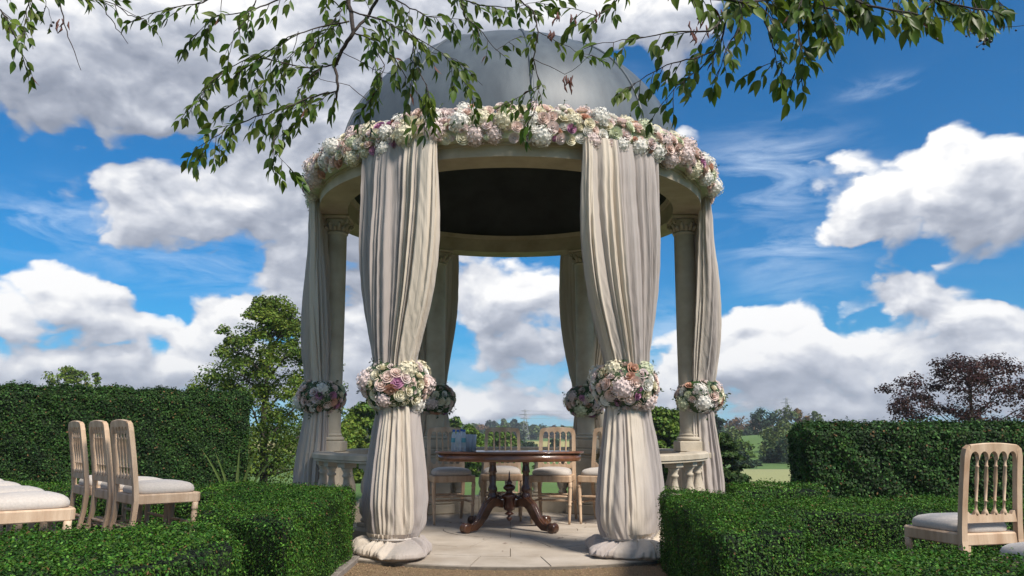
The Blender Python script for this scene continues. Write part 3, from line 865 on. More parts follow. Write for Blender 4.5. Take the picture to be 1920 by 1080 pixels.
def sprigs(spots, n, length=.035):
    g = G()
    for _ in range(n):
        p, nn = fr.choice(spots)
        d = (nn + Vector([fr.uniform(-.7, .7) for _ in range(3)])).normalized()
        q = p + nn * .01
        g.tube([q - d * .03, q + d * length * 1.5], [.0015, .0008], 4)
        for k in range(5):
            c = q + d * (length * 1.5 * (k + 1) / 5)
            s = d.cross(Vector([fr.uniform(-1, 1) for _ in range(3)])).normalized(); L = length * fr.uniform(.6, 1.1); W = d.cross(s) * L * .28
            ax = (s + d * .6).normalized() * L
            g.add([c, c + ax * .5 - W, c + ax, c + ax * .5 + W], [(0, 1, 2, 3)])
    return g
def merge(items, name, inv):
    """join many bloom meshes into one, keeping their petal materials"""
    me = bpy.data.meshes.new(name); v = []; f = []; mi = []; mats = []
    cache = {}
    for m0, kd, M in items:
        if m0.name not in cache:
            cache[m0.name] = ([x.co.copy() for x in m0.vertices], [tuple(p.vertices) for p in m0.polygons])
        vs, fs = cache[m0.name]
        mm = m0.materials[0]
        if mm not in mats: mats.append(mm)
        o = len(v); A = inv @ M
        v += [A @ x for x in vs]; f += [tuple(i + o for i in q) for q in fs]; mi += [mats.index(mm)] * len(fs)
    me.from_pydata(v, [], f)
    for x in mats: me.materials.append(x)
    me.polygons.foreach_set('material_index', mi); me.update()
    return me
BN = {'blush': 'blush pink rose', 'cream': 'cream rose', 'peach': 'dusty peach rose', 'mauve': 'mauve rose', 'pale_pink': 'pale pink', 'white': 'white', 'lime': 'lime green'}
# garland round the ring
gar = thing('flower_garland', 'long garland of roses and hydrangeas round the rim under the grey dome', 'flower garland', (0, CY0, ZR))
GVI = Matrix.Translation((0, -CY0, -ZR))
spots = []
for off, z, nz_ in ((.235, .125, -.35), (.262, .19, 0), (.255, .265, .3), (.225, .325, .6), (.17, .375, .9), (.10, .41, 1.3)):
    k = 0
    while k < 250:
        ph = 2 * PI * (k + fr.random()) / 250
        p, n = ell(ph, off + fr.uniform(-.02, .02))
        spots.append((Vector((p.x, p.y, ZR + z + fr.uniform(-.02, .02))), (n + Vector((0, 0, nz_))).normalized()))
        k += 1
items = place_blooms(spots, .19)
items.sort(key=lambda it: it[2].translation.y - 2.0 * abs(it[2].to_scale()[0]) * 6)
for me, kd, M in items[:560]:
    pass
big = [it for it in items if it[2].translation.y < CY0 + .25]
rest = [it for it in items if it[2].translation.y >= CY0 + .25]
big.sort(key=lambda it: -it[2].to_scale()[0])
cnt = {'rose': 0, 'hydrangea': 0}
for it in big:
    if cnt[it[1]] < 290:
        cnt[it[1]] += 1; obj(it[1], it[0], gar, mw=GVI @ it[2])
    else: rest.append(it)
stuff(obj('rear_blooms', merge(rest, 'rear_blooms', GVI), gar))
g = sprigs(spots, 190, .028); me = g.mesh('foliage', MT['sprig']); me.transform(GVI); stuff(obj('foliage', me, gar))
g = G(); core = ring_sweep([(.13, ZR + .11), (.20, ZR + .12), (.225, ZR + .2), (.19, ZR + .31), (.08, ZR + .37), (.02, ZR + .34)], 96)
me = core.mesh('moss_core', MT['f_lime']); me.transform(GVI); obj('moss_core', me, gar)
# six flower balls at the drape ties
BL = ['large bouquet ring on the front left drape with mauve roses at its right side', 'large bouquet ring on the front right drape with big white hydrangeas',
      'bouquet ring on the right side drape beside the open sky and far trees', 'bouquet ring on the rear right column above the fourth chair', 'bouquet ring on the rear left column above the bottles',
      'bouquet ring on the left side drape with two bright mauve roses']
bx = [(-.02, -.03), (.02, -.02), (.085, 0), (-.01, -.03), (.02, -.03), (-.085, 0)]
br_ = [(.276, .235), (.276, .225), (.243, .20), (.243, .20), (.238, .19), (.248, .20)]
bz = [1.24, 1.235, 1.215, 1.225, 1.245, 1.21]
for i, ph in enumerate(PH):
    p, n = ell(ph)
    c = Vector((p.x + bx[i][0], p.y + bx[i][1], bz[i]))
    th = thing('bouquet', BL[i], 'bouquet', c, 0, 'flower bouquets tied round the drapes')
    rr, rz = br_[i]; sp = []
    for k in range(560):
        zz = 1 - 2 * (k + .5) / 560; a = PI * (1 + 5 ** .5) * k; q = math.sqrt(1 - zz * zz)
        d = Vector((q * math.cos(a), q * math.sin(a), zz))
        if abs(zz) > .93: continue
        pt = Vector((d.x * (rr - .03), d.y * (rr - .03), d.z * (rz - .02)))
        sp.append((pt, Vector((d.x / rr, d.y / rr, d.z / rz)).normalized()))
    for me, kd, M in place_blooms(sp, .018):
        obj(kd, me, th, mw=M)
    g = G(); g.lathe([(.12, -rz * .8), (rr * .7, -rz * .65), (rr * .86, -rz * .3), (rr * .9, 0), (rr * .86, rz * .3), (rr * .7, rz * .65), (.12, rz * .8)], 20)
    obj('moss_core', g.mesh('moss_core', MT['sprig']), th)
    g = sprigs(sp, 26, .034)
    stuff(obj('foliage', g.mesh('foliage', MT['sprig']), th))
# ------------------------------------------------------------------ table
TX, TY, TZ = -.01, 7.25, .705
tb = thing('table', 'oval mahogany table on two turned pillars and carved scroll legs', 'table', (TX, TY, 0))
g = G(); sx, sy = .70, .36
g.lathe([(.0, TZ - .018), (.985, TZ - .018), (1.0, TZ - .012), (1.0, TZ - .005), (.985, TZ), (0, TZ)], 72, sx=sx, sy=sy)
obj('tabletop', g.mesh('tabletop', MT['mahog']), tb)
g = G(); g.lathe([(0, TZ - .088), (.945, TZ - .088), (.955, TZ - .080), (.955, TZ - .019), (0, TZ - .019)], 72, sx=sx, sy=sy)
obj('apron', g.mesh('apron', MT['mahog']), tb)
for s in (-1, 1):
    g = G(); g.lathe([(.042, TZ - .075), (.042, TZ - .095), (.034, TZ - .10), (.030, TZ - .13), (.036, TZ - .17), (.040, TZ - .19), (.028, TZ - .20), (.034, TZ - .23),
                      (.030, .40), (.036, .385), (.044, .365), (.044, .345), (.030, .33), (.040, .315), (.046, .29), (.040, .265), (.05, .25), (.05, .215), (.03, .20)][::-1], 20, (s * .155, 0, 0))
    obj('pillar', g.mesh('pillar', MT['darkwood']), tb)
for sxn in (-1, 1):
    for (dx, dy) in ((.385, -.30), (.35, .30)):
        a = Vector((sxn * .10, dy * .12, .235)); e = Vector((sxn * dx, dy, 0)); d = (e - Vector((a.x, a.y, 0)));
        def P(q, z): return Vector((a.x + d.x * q, a.y + d.y * q, z))
        g = G()
        g.tube([P(-.12, .215), P(.05, .245), P(.22, .25), P(.36, .215), P(.48, .15), P(.60, .085), P(.74, .045), P(.90, .040), P(1.0, .05)],
               [.7, 1.0, 1.15, 1.12, 1.0, .9, .82, .75, .62], sq=(.064, .068))
        g.tube([P(.05, .245), P(.25, .285), P(.40, .25), P(.52, .185), P(.62, .12), P(.76, .072), P(.92, .066)], [.010, .014, .014, .013, .012, .012, .010], 6)
        u = d.normalized(); side = Vector((-u.y, u.x, 0))
        M = Matrix.Translation(P(1.0, .046)) @ side.to_track_quat('Z', 'Y').to_matrix().to_4x4()
        g.lathe([(.02, -.036), (.044, -.034), (.046, -.02), (.040, 0), (.046, .02), (.044, .034), (.02, .036)], 16, M=M)
        lg = obj('scroll_leg', g.mesh('scroll_leg', MT['legwood']), tb)
        g = G(); pts = []
        for k in range(22):
            q = k / 21; an = q * 10 ; r_ = .034 * (1 - q) + .003
            pts.append(M @ Vector((r_ * math.cos(an), r_ * math.sin(an), -.038 if sxn * dy > 0 else .038)))
        g.tube(pts, .004, 5); obj('scroll', g.mesh('scroll', MT['legwood']), lg)
        if dy < 0:
            g = G()
            for k in range(7):                   # carved leaf on the knee
                q = .10 + k * .045
                g.tube([P(q, .262 - k * .006), P(q + .03, .285 - k * .012) - Vector((0, .012, 0)), P(q + .07, .255 - k * .018) - Vector((0, .02, 0))], [.006, .010, .003], 6)
            obj('carving', g.mesh('carving', MT['darkwood']), lg)
g = G(); g.tube([(-.17, 0, .235), (0, 0, .245), (.17, 0, .235)], [1, 1, 1], sq=(.06, .05))
for s in (-1, 1): g.tube([(s * .03, 0, .30), (s * .075, 0, .285), (s * .11, 0, .30), (s * .10, 0, .325), (s * .08, 0, .315)], [.012, .015, .012, .009, .006], 8)
obj('stretcher', g.mesh('stretcher', MT['darkwood']), tb)
g = G(); g.lathe([(.012, .075), (.020, .085), (.030, .10), (.016, .115), (.012, .125), (.045, .135), (.03, .15), (.018, .16), (.05, .175), (.055, .20), (.058, .28), (.075, .295), (.06, .315), (.035, .325),
                  (.025, .34), (.052, .36), (.058, .375), (.045, .395), (.02, .405), (.030, .42), (.018, .435), (.010, .45), (.006, .50), (.001, .53)], 20)
obj('finial', g.mesh('finial', MT['darkwood']), tb)

# bottles and glasses on the table
def bottle(x, y, h, lab, label):
    t = thing('water_bottle', label, 'bottle', (x, y, TZ + .0005), 0, 'water bottles on the table')
    g = G(); g.lathe([(.020, 0), (.025, .004), (.025, h * .22), (.0235, h * .30), (.025, h * .38), (.025, h * .60), (.022, h * .70), (.012, h * .84), (.0105, h * .9)], 16)
    obj('body', g.mesh('body', MT['glass']), t)
    g = G(); g.lathe([(.0130, h * .875), (.0135, h * .88), (.0135, h * .965), (.012, h * .972)], 14); obj('cap', g.mesh('cap', MT['cap']), t)
    if lab:
        g = G(); g.lathe([(.0256, h * .40), (.0256, h * .60)], 16); g.f = g.f[:-2]; g.sm = g.sm[:-2]; obj('label', g.mesh('label', MT['label']), t)
bottle(-.530, 7.20, .205, True, 'leftmost clear water bottle with a teal label on the table')
bottle(-.487, 7.14, .205, False, 'clear water bottle with a blue cap, just right of the teal labelled bottle')
bottle(-.462, 7.28, .21, False, 'clear water bottle standing furthest back in the bottle group')
bottle(-.430, 7.15, .205, True, 'clear water bottle next to the drinking glasses on the table')
def tumbler(x, y, h, label, r=.03):
    t = thing('drinking_glass', label, 'glass', (x, y, TZ + .0005), 0, 'drinking glasses on the table')
    g = G(); g.lathe([(.0, 0), (r * .85, 0), (r, h), (r * .93, h), (r * .80, .012), (0, .012)], 18); obj('bowl', g.mesh('bowl', MT['glass']), t)
    g = G(); g.lathe([(.0, .0125), (r * .80, .0125), (r * .82, h * .25), (0, h * .25)], 14); obj('water', g.mesh('water', MT['glass']), t)
tumbler(-.385, 7.13, .155, 'tall straight glass beside the bottles, nearest the camera')
tumbler(-.345, 7.17, .155, 'tall straight glass at the right end of the bottle group')
tumbler(-.395, 7.30, .155, 'tall straight glass behind the other two glasses')

# ------------------------------------------------------------------ chairs
def make_chair():
    P = {}
    def lean(z): return -.195 - .075 * max(0, (z - .42) / .5) ** 1.25 if z > .42 else -.195 - .085 * ((.42 - z) / .42) ** 2
    g = G()
    # seat frame as a bevelled trapezoid ring
    v = []
    for z, i in ((.395, .004), (.40, 0), (.450, 0), (.458, .006)):
        v += [(-.185 + i, -.205 + i, z), (.185 - i, -.205 + i, z), (.215 - i, .18 - i, z), (.195 - i, .205 - i, z), (-.195 + i, .205 - i, z), (-.215 + i, .18 - i, z)]
    f = [tuple(range(5, -1, -1)), tuple(range(18, 24))] + [(k * 6 + j, k * 6 + (j + 1) % 6, k * 6 + 6 + (j + 1) % 6, k * 6 + 6 + j) for k in range(3) for j in range(6)]
    g.add(v, f); P['seat_frame'] = g
    g = G(); rows = []
    out = []
    for k in range(40):
        a = 2 * PI * k / 40; c, s = math.cos(a), math.sin(a)
        x = math.copysign(abs(c) ** .42, c); y = math.copysign(abs(s) ** .42, s)
        out.append((x * (.182 + .018 * y), y * .192))
    v = []; prof = ((.97, .460), (1.0, .468), (1.0, .485), (.96, .502), (.86, .516), (.65, .527), (.35, .533), (.0, .535))
    for s, z in prof: v += [(x * s, y * s, z) for x, y in out]
    f = [(i * 40 + k, i * 40 + (k + 1) % 40, (i + 1) * 40 + (k + 1) % 40, (i + 1) * 40 + k) for i in range(len(prof) - 1) for k in range(40)]
    g.add(v, f, True); P['cushion'] = g
    legs = []
    for s in (-1, 1):
        g = G(); n = 12
        M = Matrix.Translation((s * .187, .172, 0)) @ Matrix.Rotation(s * rad(2), 4, 'Y')
        g.lathe([(.011, 0), (.013, .05), (.016, .15), (.015, .17), (.019, .175), (.019, .185), (.015, .19), (.018, .25), (.020, .33), (.017, .345), (.022, .352), (.022, .362), (.019, .37), (.020, .396)], n, M=M)
        legs.append(('front_leg', g))
        g = G(); pts = []; 
        for z in (0, .1, .2, .3, .42, .5, .6, .7, .8, .86): pts.append((s * (.182 - .012 * max(0, z - .42) / .5), lean(z), z))
        pts += [(s * .165, lean(.89), .893), (s * .150, lean(.91), .91)]
        g.tube(pts, [.72, .82, .9, .97, 1.05, 1, 1, 1, 1, 1, .95, .7], sq=(.034, .030)); legs.append(('rear_leg', g))
    # crest rail with five arches
    g = G(); n = 50; v = []
    W = .152
    for i in range(n + 1):
        x = -W + 2 * W * i / n
        q = (x + W) / (2 * W) * 5; fr_ = q - math.floor(q) if i < n else 1
        arch = math.sqrt(max(0, 1 - ((fr_ - .5) * 2) ** 2))
        zb = .838 + .046 * arch; zt = .915 + .010 * math.cos(x / W * PI / 2)
        for y, z in ((-.013, zb), (-.013, zt), (-.008, zt + .004), (.008, zt + .004), (.013, zt), (.013, zb)):
            v.append((x, lean(z) + y, z))
    f = [tuple(range(6)), tuple(n * 6 + k for k in range(5, -1, -1))] + [(i * 6 + k, (i + 1) * 6 + k, (i + 1) * 6 + (k + 1) % 6, i * 6 + (k + 1) % 6) for i in range(n) for k in range(6)]
    g.add(v, f); P['crest_rail'] = g
    g = G(); v = []
    for i in range(n + 1):
        x = -.167 + .334 * i / n
        xx = x / (2 * W) * 5 + 2.5; d = abs(xx - round(xx)); 
        zt = .552 + (.020 * max(0, 1 - (d / .28) ** 2)); 
        for y, z in ((-.011, .512), (-.011, zt), (.011, zt), (.011, .512)): v.append((x, lean(.53) + y, z))
    f = [tuple(range(4)), tuple(n * 4 + k for k in range(3, -1, -1))] + [(i * 4 + k, (i + 1) * 4 + k, (i + 1) * 4 + (k + 1) % 4, i * 4 + (k + 1) % 4) for i in range(n) for k in range(4)]
    g.add(v, f); P['lower_rail'] = g
    sp = []
    for k in range(4):
        x = -W + 2 * W * (k + 1) / 5
        g = G(); a = Vector((x, lean(.54), .562)); b = Vector((x, lean(.84), .852)); M = Matrix.Translation(a) @ (b - a).to_track_quat('Z', 'Y').to_matrix().to_4x4()
        L = (b - a).length
        g.lathe([(.013, -.01), (.015, .004), (.010, .014), (.0062, .022), (.0062, L * .20), (.0085, L * .205), (.0085, L * .225), (.0065, L * .23), (.0085, L * .5), (.0105, L * .62), (.0075, L * .82), (.0095, L * .83), (.0095, L * .85), (.0065, L * .86), (.0062, L * .95), (.010, L + .003)], 10, M=M)
        sp.append(g)
    st = []
    for pa, pb in (((-.19, .172, .20), (-.183, -.21, .20)), ((.19, .172, .20), (.183, -.21, .20)), ((-.19, .172, .26), (.19, .172, .26)), ((-.183, -.205, .25), (.183, -.205, .25)), ((-.185, -.02, .205), (.185, -.02, .205))):
        g = G(); a, b = Vector(pa), Vector(pb); M = Matrix.Translation(a) @ (b - a).to_track_quat('Z', 'Y').to_matrix().to_4x4(); L = (b - a).length
        g.lathe([(.0065, 0), (.008, L * .12), (.012, L * .30), (.0095, L * .46), (.0125, L * .48), (.0125, L * .52), (.0095, L * .54), (.012, L * .70), (.008, L * .88), (.0065, L)], 8, M=M)
        st.append(g)
    root = thing('banquet_chair', 'x', 'chair')
    for k, g in P.items(): obj(k, g.mesh(k, MT['cushion' if k == 'cushion' else 'wood']), root)
    for k, g in legs: obj(k, g.mesh(k, MT['wood']), root)
    for g in sp: obj('spindle', g.mesh('spindle', MT['wood']), root)
    for g in st: obj('stretcher', g.mesh('stretcher', MT['wood']), root)
    return root
chair0 = make_chair()
used = [False]
def chair(x, y, z, deg, label, group, s=1.0):
    """deg: compass heading of the sitter, 0 = away from the camera, 90 = right"""
    if not used[0]: c = chair0; used[0] = True; c.location = (x, y, z); c.rotation_euler = (0, 0, -rad(deg))
    else: c = dup(chair0, None, (x, y, z), -rad(deg))
    c['label'] = label; c['group'] = group; c.scale = (s, s, s)
    return c
GA = 'chairs round the far side of the table'
chair(-.605, 7.78, .003, 163, 'limed chair behind the bottles, first from the left behind the table', GA)
chair(-.085, 8.00, .003, 180, 'limed chair behind the middle of the table, second from the left', GA)
chair(.43, 7.80, .003, 194, 'limed chair behind the right end of the table, third from the left', GA)
chair(.93, 7.72, .003, 205, 'limed chair half hidden behind the front right drape', GA)
GB = 'guest chairs on the left, among the hedges'
chair(-2.345, 5.18, .04, 46, 'limed chair with its whole seat in view, nearest of the three turned right', GB)
chair(-2.675, 5.52, .04, 47, 'middle one of the three limed chairs turned right before the tall left hedge', GB)
chair(-3.02, 5.86, .04, 48, 'farthest and leftmost backrest of the three limed chairs turned right', GB)
GC = 'guest chairs at the left edge of the picture'
for k, (px, py, Y) in enumerate(((140, 960, 4.02), (97, 940, 4.42), (52, 926, 4.85), (18, 917, 5.3))):
    # the front right corner of the seat lies there
    h = rad(50); c = at(px, py, Y); fx, fy = math.sin(h), math.cos(h)
    ox = c.x - (.20 * fx + .20 * fy); oy = c.y - (.20 * fy - .20 * fx)
    chair(ox, oy, .05, 50, ['large seat cushion in the lower left corner, nearest of its row', 'second seat from the front in the row at the left edge',
                           'third seat from the front in the row at the left edge', 'farthest seat at the left edge, mostly hidden by the others'][k], GC)
chair(2.51, 4.38, -.095, -14, 'limed chair seen from behind before the right hedge', 'guest chairs on the right')
chair(2.30, 3.26, -.095, -14, 'chair in the lower right corner showing only its seat edge', 'guest chairs on the right')
# ------------------------------------------------------------------ terrain
def ground_z(x, y):
    def ss(a, b, v):
        t = min(1, max(0, (v - a) / (b - a))); return t * t * (3 - 2 * t)
    z = -.035
    z -= 1.7 * ss(9.5, 42, y) + 2.2 * ss(42, 110, y) + 1.6 * ss(110, 240, y)
    z += 2.0 * ss(290, 420, y) + 9 * ss(420, 900, y)
    if x > 8: z += ss(8, 60, x) * 5.0 * ss(60, 130, y) * (1 - ss(150, 260, y))
    if x > 1.5: z -= .3 * ss(2.2, 5, x) * (1 - ss(30, 60, y))
    return z
g = G()
ys = [-40, -15, -5, -2] + [i * .5 for i in range(0, 30)] + [15 + i * 2.5 for i in range(20)] + [65 + i * 12 for i in range(40)] + [600, 680, 760, 850, 940]
xs = [-680, -500, -350] + [-240 + 12 * i for i in range(16)] + [-48 + 3 * i for i in range(12)] + [-12 + 1 * i for i in range(25)] + [14 + 3 * i for i in range(12)] + [60 + 12 * i for i in range(16)] + [350, 500, 680]
nv = len(xs)
v = [(x, y, ground_z(x, y)) for y in ys for x in xs]
f = [(j * nv + i, j * nv + i + 1, (j + 1) * nv + i + 1, (j + 1) * nv + i) for j in range(len(ys) - 1) for i in range(nv - 1)]
g.add(v, f, True)
struct('ground', g.mesh('ground', MT['ground']))
# soil of the parterre
g = G(); g.box(-9, 9, .2, 7.2, -.2, -.028); 
struct('garden_soil', g.mesh('garden_soil', MT['soil']))
# gravel path
g = G(); v = []; f = []
nx, ny = 60, 150
for j in range(ny + 1):
    for i in range(nx + 1):
        x = -1.08 + 2.16 * i / nx; y = -2 + 8.0 * j / ny
        v.append((x, y, -.024 + .004 * mnoise.noise(Vector((x * 3, y * 3, 0)))))
f = [(j * (nx + 1) + i, j * (nx + 1) + i + 1, (j + 1) * (nx + 1) + i + 1, (j + 1) * (nx + 1) + i) for j in range(ny) for i in range(nx)]
g.add(v, f, True)
path = struct('gravel_path', g.mesh('gravel_path', MT['gravel']))
n = 26000
C = np.stack([NR.uniform(-1.08, 1.08, n), NR.uniform(3.0, 5.75, n), np.full(n, -.019)], -1)
Q = leaf_quads(C, np.stack([NR.normal(0, .35, n), NR.normal(0, .35, n), np.ones(n)], -1), NR.uniform(.005, .011, n), NR.uniform(.004, .009, n))
MT['pebble'] = mat('pebbles', (.42, .30, .17), .9, (.16, .10, .06), 300, island=.5)
stuff(obj('loose_gravel', quads_mesh('loose_gravel', Q, MT['pebble']), path))
kr = random.Random(3)
for s in (-1, 1):
    y = 1.2
    while y < 5.85:
        L = kr.uniform(.55, .8)
        g = G(); g.box(-.045, .045, 0, L - .008, -.08, .012 + kr.uniform(-.004, .004), bev=.006)
        obj('kerb_stone', g.mesh('kerb_stone', MT['kerb']), path, (s * 1.125 + kr.uniform(-.004, .004), y, 0)); y += L

# ------------------------------------------------------------------ clipped hedges
def hedge(name, label, poly, z0, z1, m, leaf, dens, rnd=.045, shoots=.03, lump=.008, group='low clipped box hedges of the parterre', seed=0, face_all=True, coremat='boxdark'):
    rg = np.random.default_rng(500 + seed)
    poly = np.array(poly, float)
    if np.sum(poly[:, 0] * np.roll(poly[:, 1], -1) - np.roll(poly[:, 0], -1) * poly[:, 1]) < 0: poly = poly[::-1]
    c0 = poly.mean(0)
    th = thing(name, label, 'hedge', (c0[0], c0[1], z0), 0, group)
    E = np.roll(poly, -1, 0) - poly; Ln = np.linalg.norm(E, axis=1); T = E / Ln[:, None]; NN = np.stack([T[:, 1], -T[:, 0]], -1)
    def dist(p):      # distance to the nearest edge line (inside positive), and its normal
        d = np.stack([-((p - poly[i]) @ NN[i]) for i in range(len(poly))], 1)
        # segment distance so that concave outlines work too
        sd = []
        for i in range(len(poly)):
            q = np.clip(((p - poly[i]) @ T[i]), 0, Ln[i]); c = poly[i] + q[:, None] * T[i]
            sd.append(np.linalg.norm(p - c, axis=1))
        sd = np.array(sd).T; k = sd.argmin(1)
        return sd[np.arange(len(p)), k], NN[k]
    def inside(p):
        x, y = p[:, 0], p[:, 1]; r = np.zeros(len(p), bool)
        for i in range(len(poly)):
            a, b = poly[i], poly[(i + 1) % len(poly)]
            cond = (a[1] > y) != (b[1] > y)
            xi = (b[0] - a[0]) * (y - a[1]) / (b[1] - a[1] + 1e-12) + a[0]
            r ^= cond & (x < xi)
        return r
    lo, hi = poly.min(0), poly.max(0); area = (hi - lo).prod()
    n = int(area * dens * 1.25); p = rg.uniform(lo, hi, (n, 2)); p = p[inside(p)]
    d, nn = dist(p)
    q = np.clip(rnd - d, 0, rnd); drop = rnd - np.sqrt(np.maximum(rnd**2 - q**2, 0))
    lm = lambda P: lump * (np.sin(P[:, 0] * 9.1 + P[:, 1] * 4.3) + np.sin(P[:, 1] * 12.7 - P[:, 0] * 5.1 + 2) + .8 * np.sin(P[:, 0] * 23 + P[:, 1] * 17))
    z = z1 - drop + lm(p) + rg.normal(0, leaf * .35, len(p)) + (rg.random(len(p)) < .12) * rg.uniform(0, shoots, len(p))
    k = (q / rnd)[:, None]
    Nt = np.concatenate([nn * k, np.ones((len(p), 1))], 1) + rg.normal(0, .55, (len(p), 3))
    C = [np.concatenate([p, z[:, None]], 1)]; NM = [Nt]
    for i in range(len(poly)):
        m_ = int(Ln[i] * (z1 - z0) * dens); s = rg.uniform(0, Ln[i], m_); zz = z0 + (z1 - z0 - rnd * .5) * rg.random(m_)
        P = poly[i] + s[:, None] * T[i]
        bulge = lump * (np.sin(s * 8.3 + zz * 5) + np.sin(s * 3.1 + 1 + i) + np.sin(zz * 14 + s * 11)) + rg.normal(0, leaf * .4, m_) + (rg.random(m_) < .08) * rg.uniform(0, shoots, m_)
        # corners rounded
        ed = np.minimum(s, Ln[i] - s); qq = np.clip(rnd - ed, 0, rnd); bulge = bulge - (rnd - np.sqrt(np.maximum(rnd**2 - qq**2, 0)))
        top = np.clip(zz - (z1 - rnd), 0, rnd); bulge = bulge - (rnd - np.sqrt(np.maximum(rnd**2 - top**2, 0))) * .8
        P = P + NN[i] * bulge[:, None]
        C.append(np.concatenate([P, zz[:, None]], 1))
        NM.append(np.concatenate([np.repeat(NN[i][None], m_, 0), np.full((m_, 1), .45)], 1) + rg.normal(0, .55, (m_, 3)))
    C = np.concatenate(C); NM = np.concatenate(NM)
    L = rg.uniform(.75, 1.3, len(C)) * leaf
    Q = leaf_quads(C - np.array([c0[0], c0[1], z0]), NM, L, L * rg.uniform(.5, .68, len(C)), rg)
    stuff(obj('leaves', quads_mesh('leaves', Q, MT[m]), th))
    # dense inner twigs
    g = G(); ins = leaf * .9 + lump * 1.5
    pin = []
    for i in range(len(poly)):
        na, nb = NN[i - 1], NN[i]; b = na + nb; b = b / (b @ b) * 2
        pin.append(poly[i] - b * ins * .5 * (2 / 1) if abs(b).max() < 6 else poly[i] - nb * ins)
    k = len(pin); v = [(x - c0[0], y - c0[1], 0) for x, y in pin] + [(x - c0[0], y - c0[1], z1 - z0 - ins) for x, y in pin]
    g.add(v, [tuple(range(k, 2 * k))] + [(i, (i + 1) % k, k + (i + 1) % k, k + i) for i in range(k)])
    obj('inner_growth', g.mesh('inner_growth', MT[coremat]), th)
    return th
Z0 = -.03
LF = .0125
hedge('box_hedge', 'low box hedge running back along the left side of the gravel path', [(-1.69, 4.22), (-1.06, 3.70), (-1.15, 5.75), (-1.95, 6.1), (-2.0, 5.3)], Z0, .48, 'box', LF, 21000, seed=1)
hedge('box_hedge', 'low box hedge in the lower left corner, nearest the camera', [(-1.26, 3.48), (-1.04, 3.02), (-1.25, 2.3), (-1.9, 1.9), (-2.9, 2.0), (-2.9, 2.75), (-2.1, 2.95), (-1.86, 3.50)], Z0, .48, 'box', LF, 19000, seed=2)
hedge('box_hedge', 'low box hedge passing behind the guest chairs before the tall left hedge', [(-1.5, 6.2), (-4.0, 6.3), (-8.5, 6.6), (-8.5, 7.5), (-4, 7.15), (-1.9, 7.0)], Z0, .42, 'box', .016, 11000, seed=3)
hedge('box_hedge', 'low box hedge along the right side of the gravel path', [(.88, 3.25), (1.33, 3.5), (1.42, 4.4), (1.48, 5.35), (1.05, 5.5), (.97, 4.5)], Z0 - .03, .475, 'box', LF, 21000, seed=4)
hedge('box_hedge', 'low box hedge in the lower right, nearest the camera', [(.98, 2.68), (1.14, 2.92), (1.5, 2.9), (1.95, 2.3), (1.9, 1.7), (1.0, 1.7)], Z0 - .06, .47, 'box', LF, 21000, seed=5)
hedge('box_hedge', 'low box hedge running to the right behind the guest chair', [(1.50, 4.85), (5.6, 4.75), (5.6, 5.65), (1.60, 5.72)], Z0 - .1, .405, 'box', .0145, 15000, seed=6)
hedge('box_hedge', 'short stretch of low box hedge beyond the right side drape', [(1.66, 5.8), (2.35, 5.8), (2.4, 6.3), (1.75, 6.3)], Z0 - .1, .47, 'box', .016, 11000, seed=7)
hedge('yew_hedge', 'tall clipped dark hedge on the left behind the chairs', [(-9.0, 9.6), (-7.1, 10.4), (-4.25, 12.6), (-5.1, 13.6), (-8.2, 11.6), (-10, 10.9)], -.25, 1.50, 'yew', .034, 4600, rnd=.16, shoots=.06, lump=.020, group='tall clipped hedges', seed=8)
hedge('hornbeam_hedge', 'tall clipped leafy hedge on the right behind the chair', [(3.84, 10.0), (9.5, 9.3), (9.5, 10.6), (4.1, 11.4)], -.7, .95, 'beech', .040, 3400, rnd=.13, shoots=.06, lump=.020, group='tall clipped hedges', seed=9)

# sword-leaved plant by the left hedge
pl = thing('sword_plant', 'spiky sword-leaved plant with pale upright leaves right of the tall left hedge', 'plant', (-2.66, 7.55, .0))
for k in range(11):
    a = PR_a = rad(-75 + 15 * k + fr.uniform(-5, 5)); L = fr.uniform(.55, .85) * (1 if abs(a) < .7 else .75)
    g = G(); v = []
    for i in range(7):
        q = i / 6; bend = math.sin(a) * (q ** 1.4) * L; h = L * q * (1 - .25 * q * abs(math.sin(a))) ; w = .020 * (1 - q ** 2) + .001
        v += [(bend - w, (k % 3 - 1) * .05 * q, h), (bend, (k % 3 - 1) * .05 * q + w * .5, h), (bend + w, (k % 3 - 1) * .05 * q, h)]
    f = [(i * 3 + j, i * 3 + j + 1, i * 3 + 4 + j, i * 3 + 3 + j) for i in range(6) for j in range(2)]
    g.add(v, f, True); obj('sword_leaf', g.mesh('sword_leaf', MT['sword']), pl)

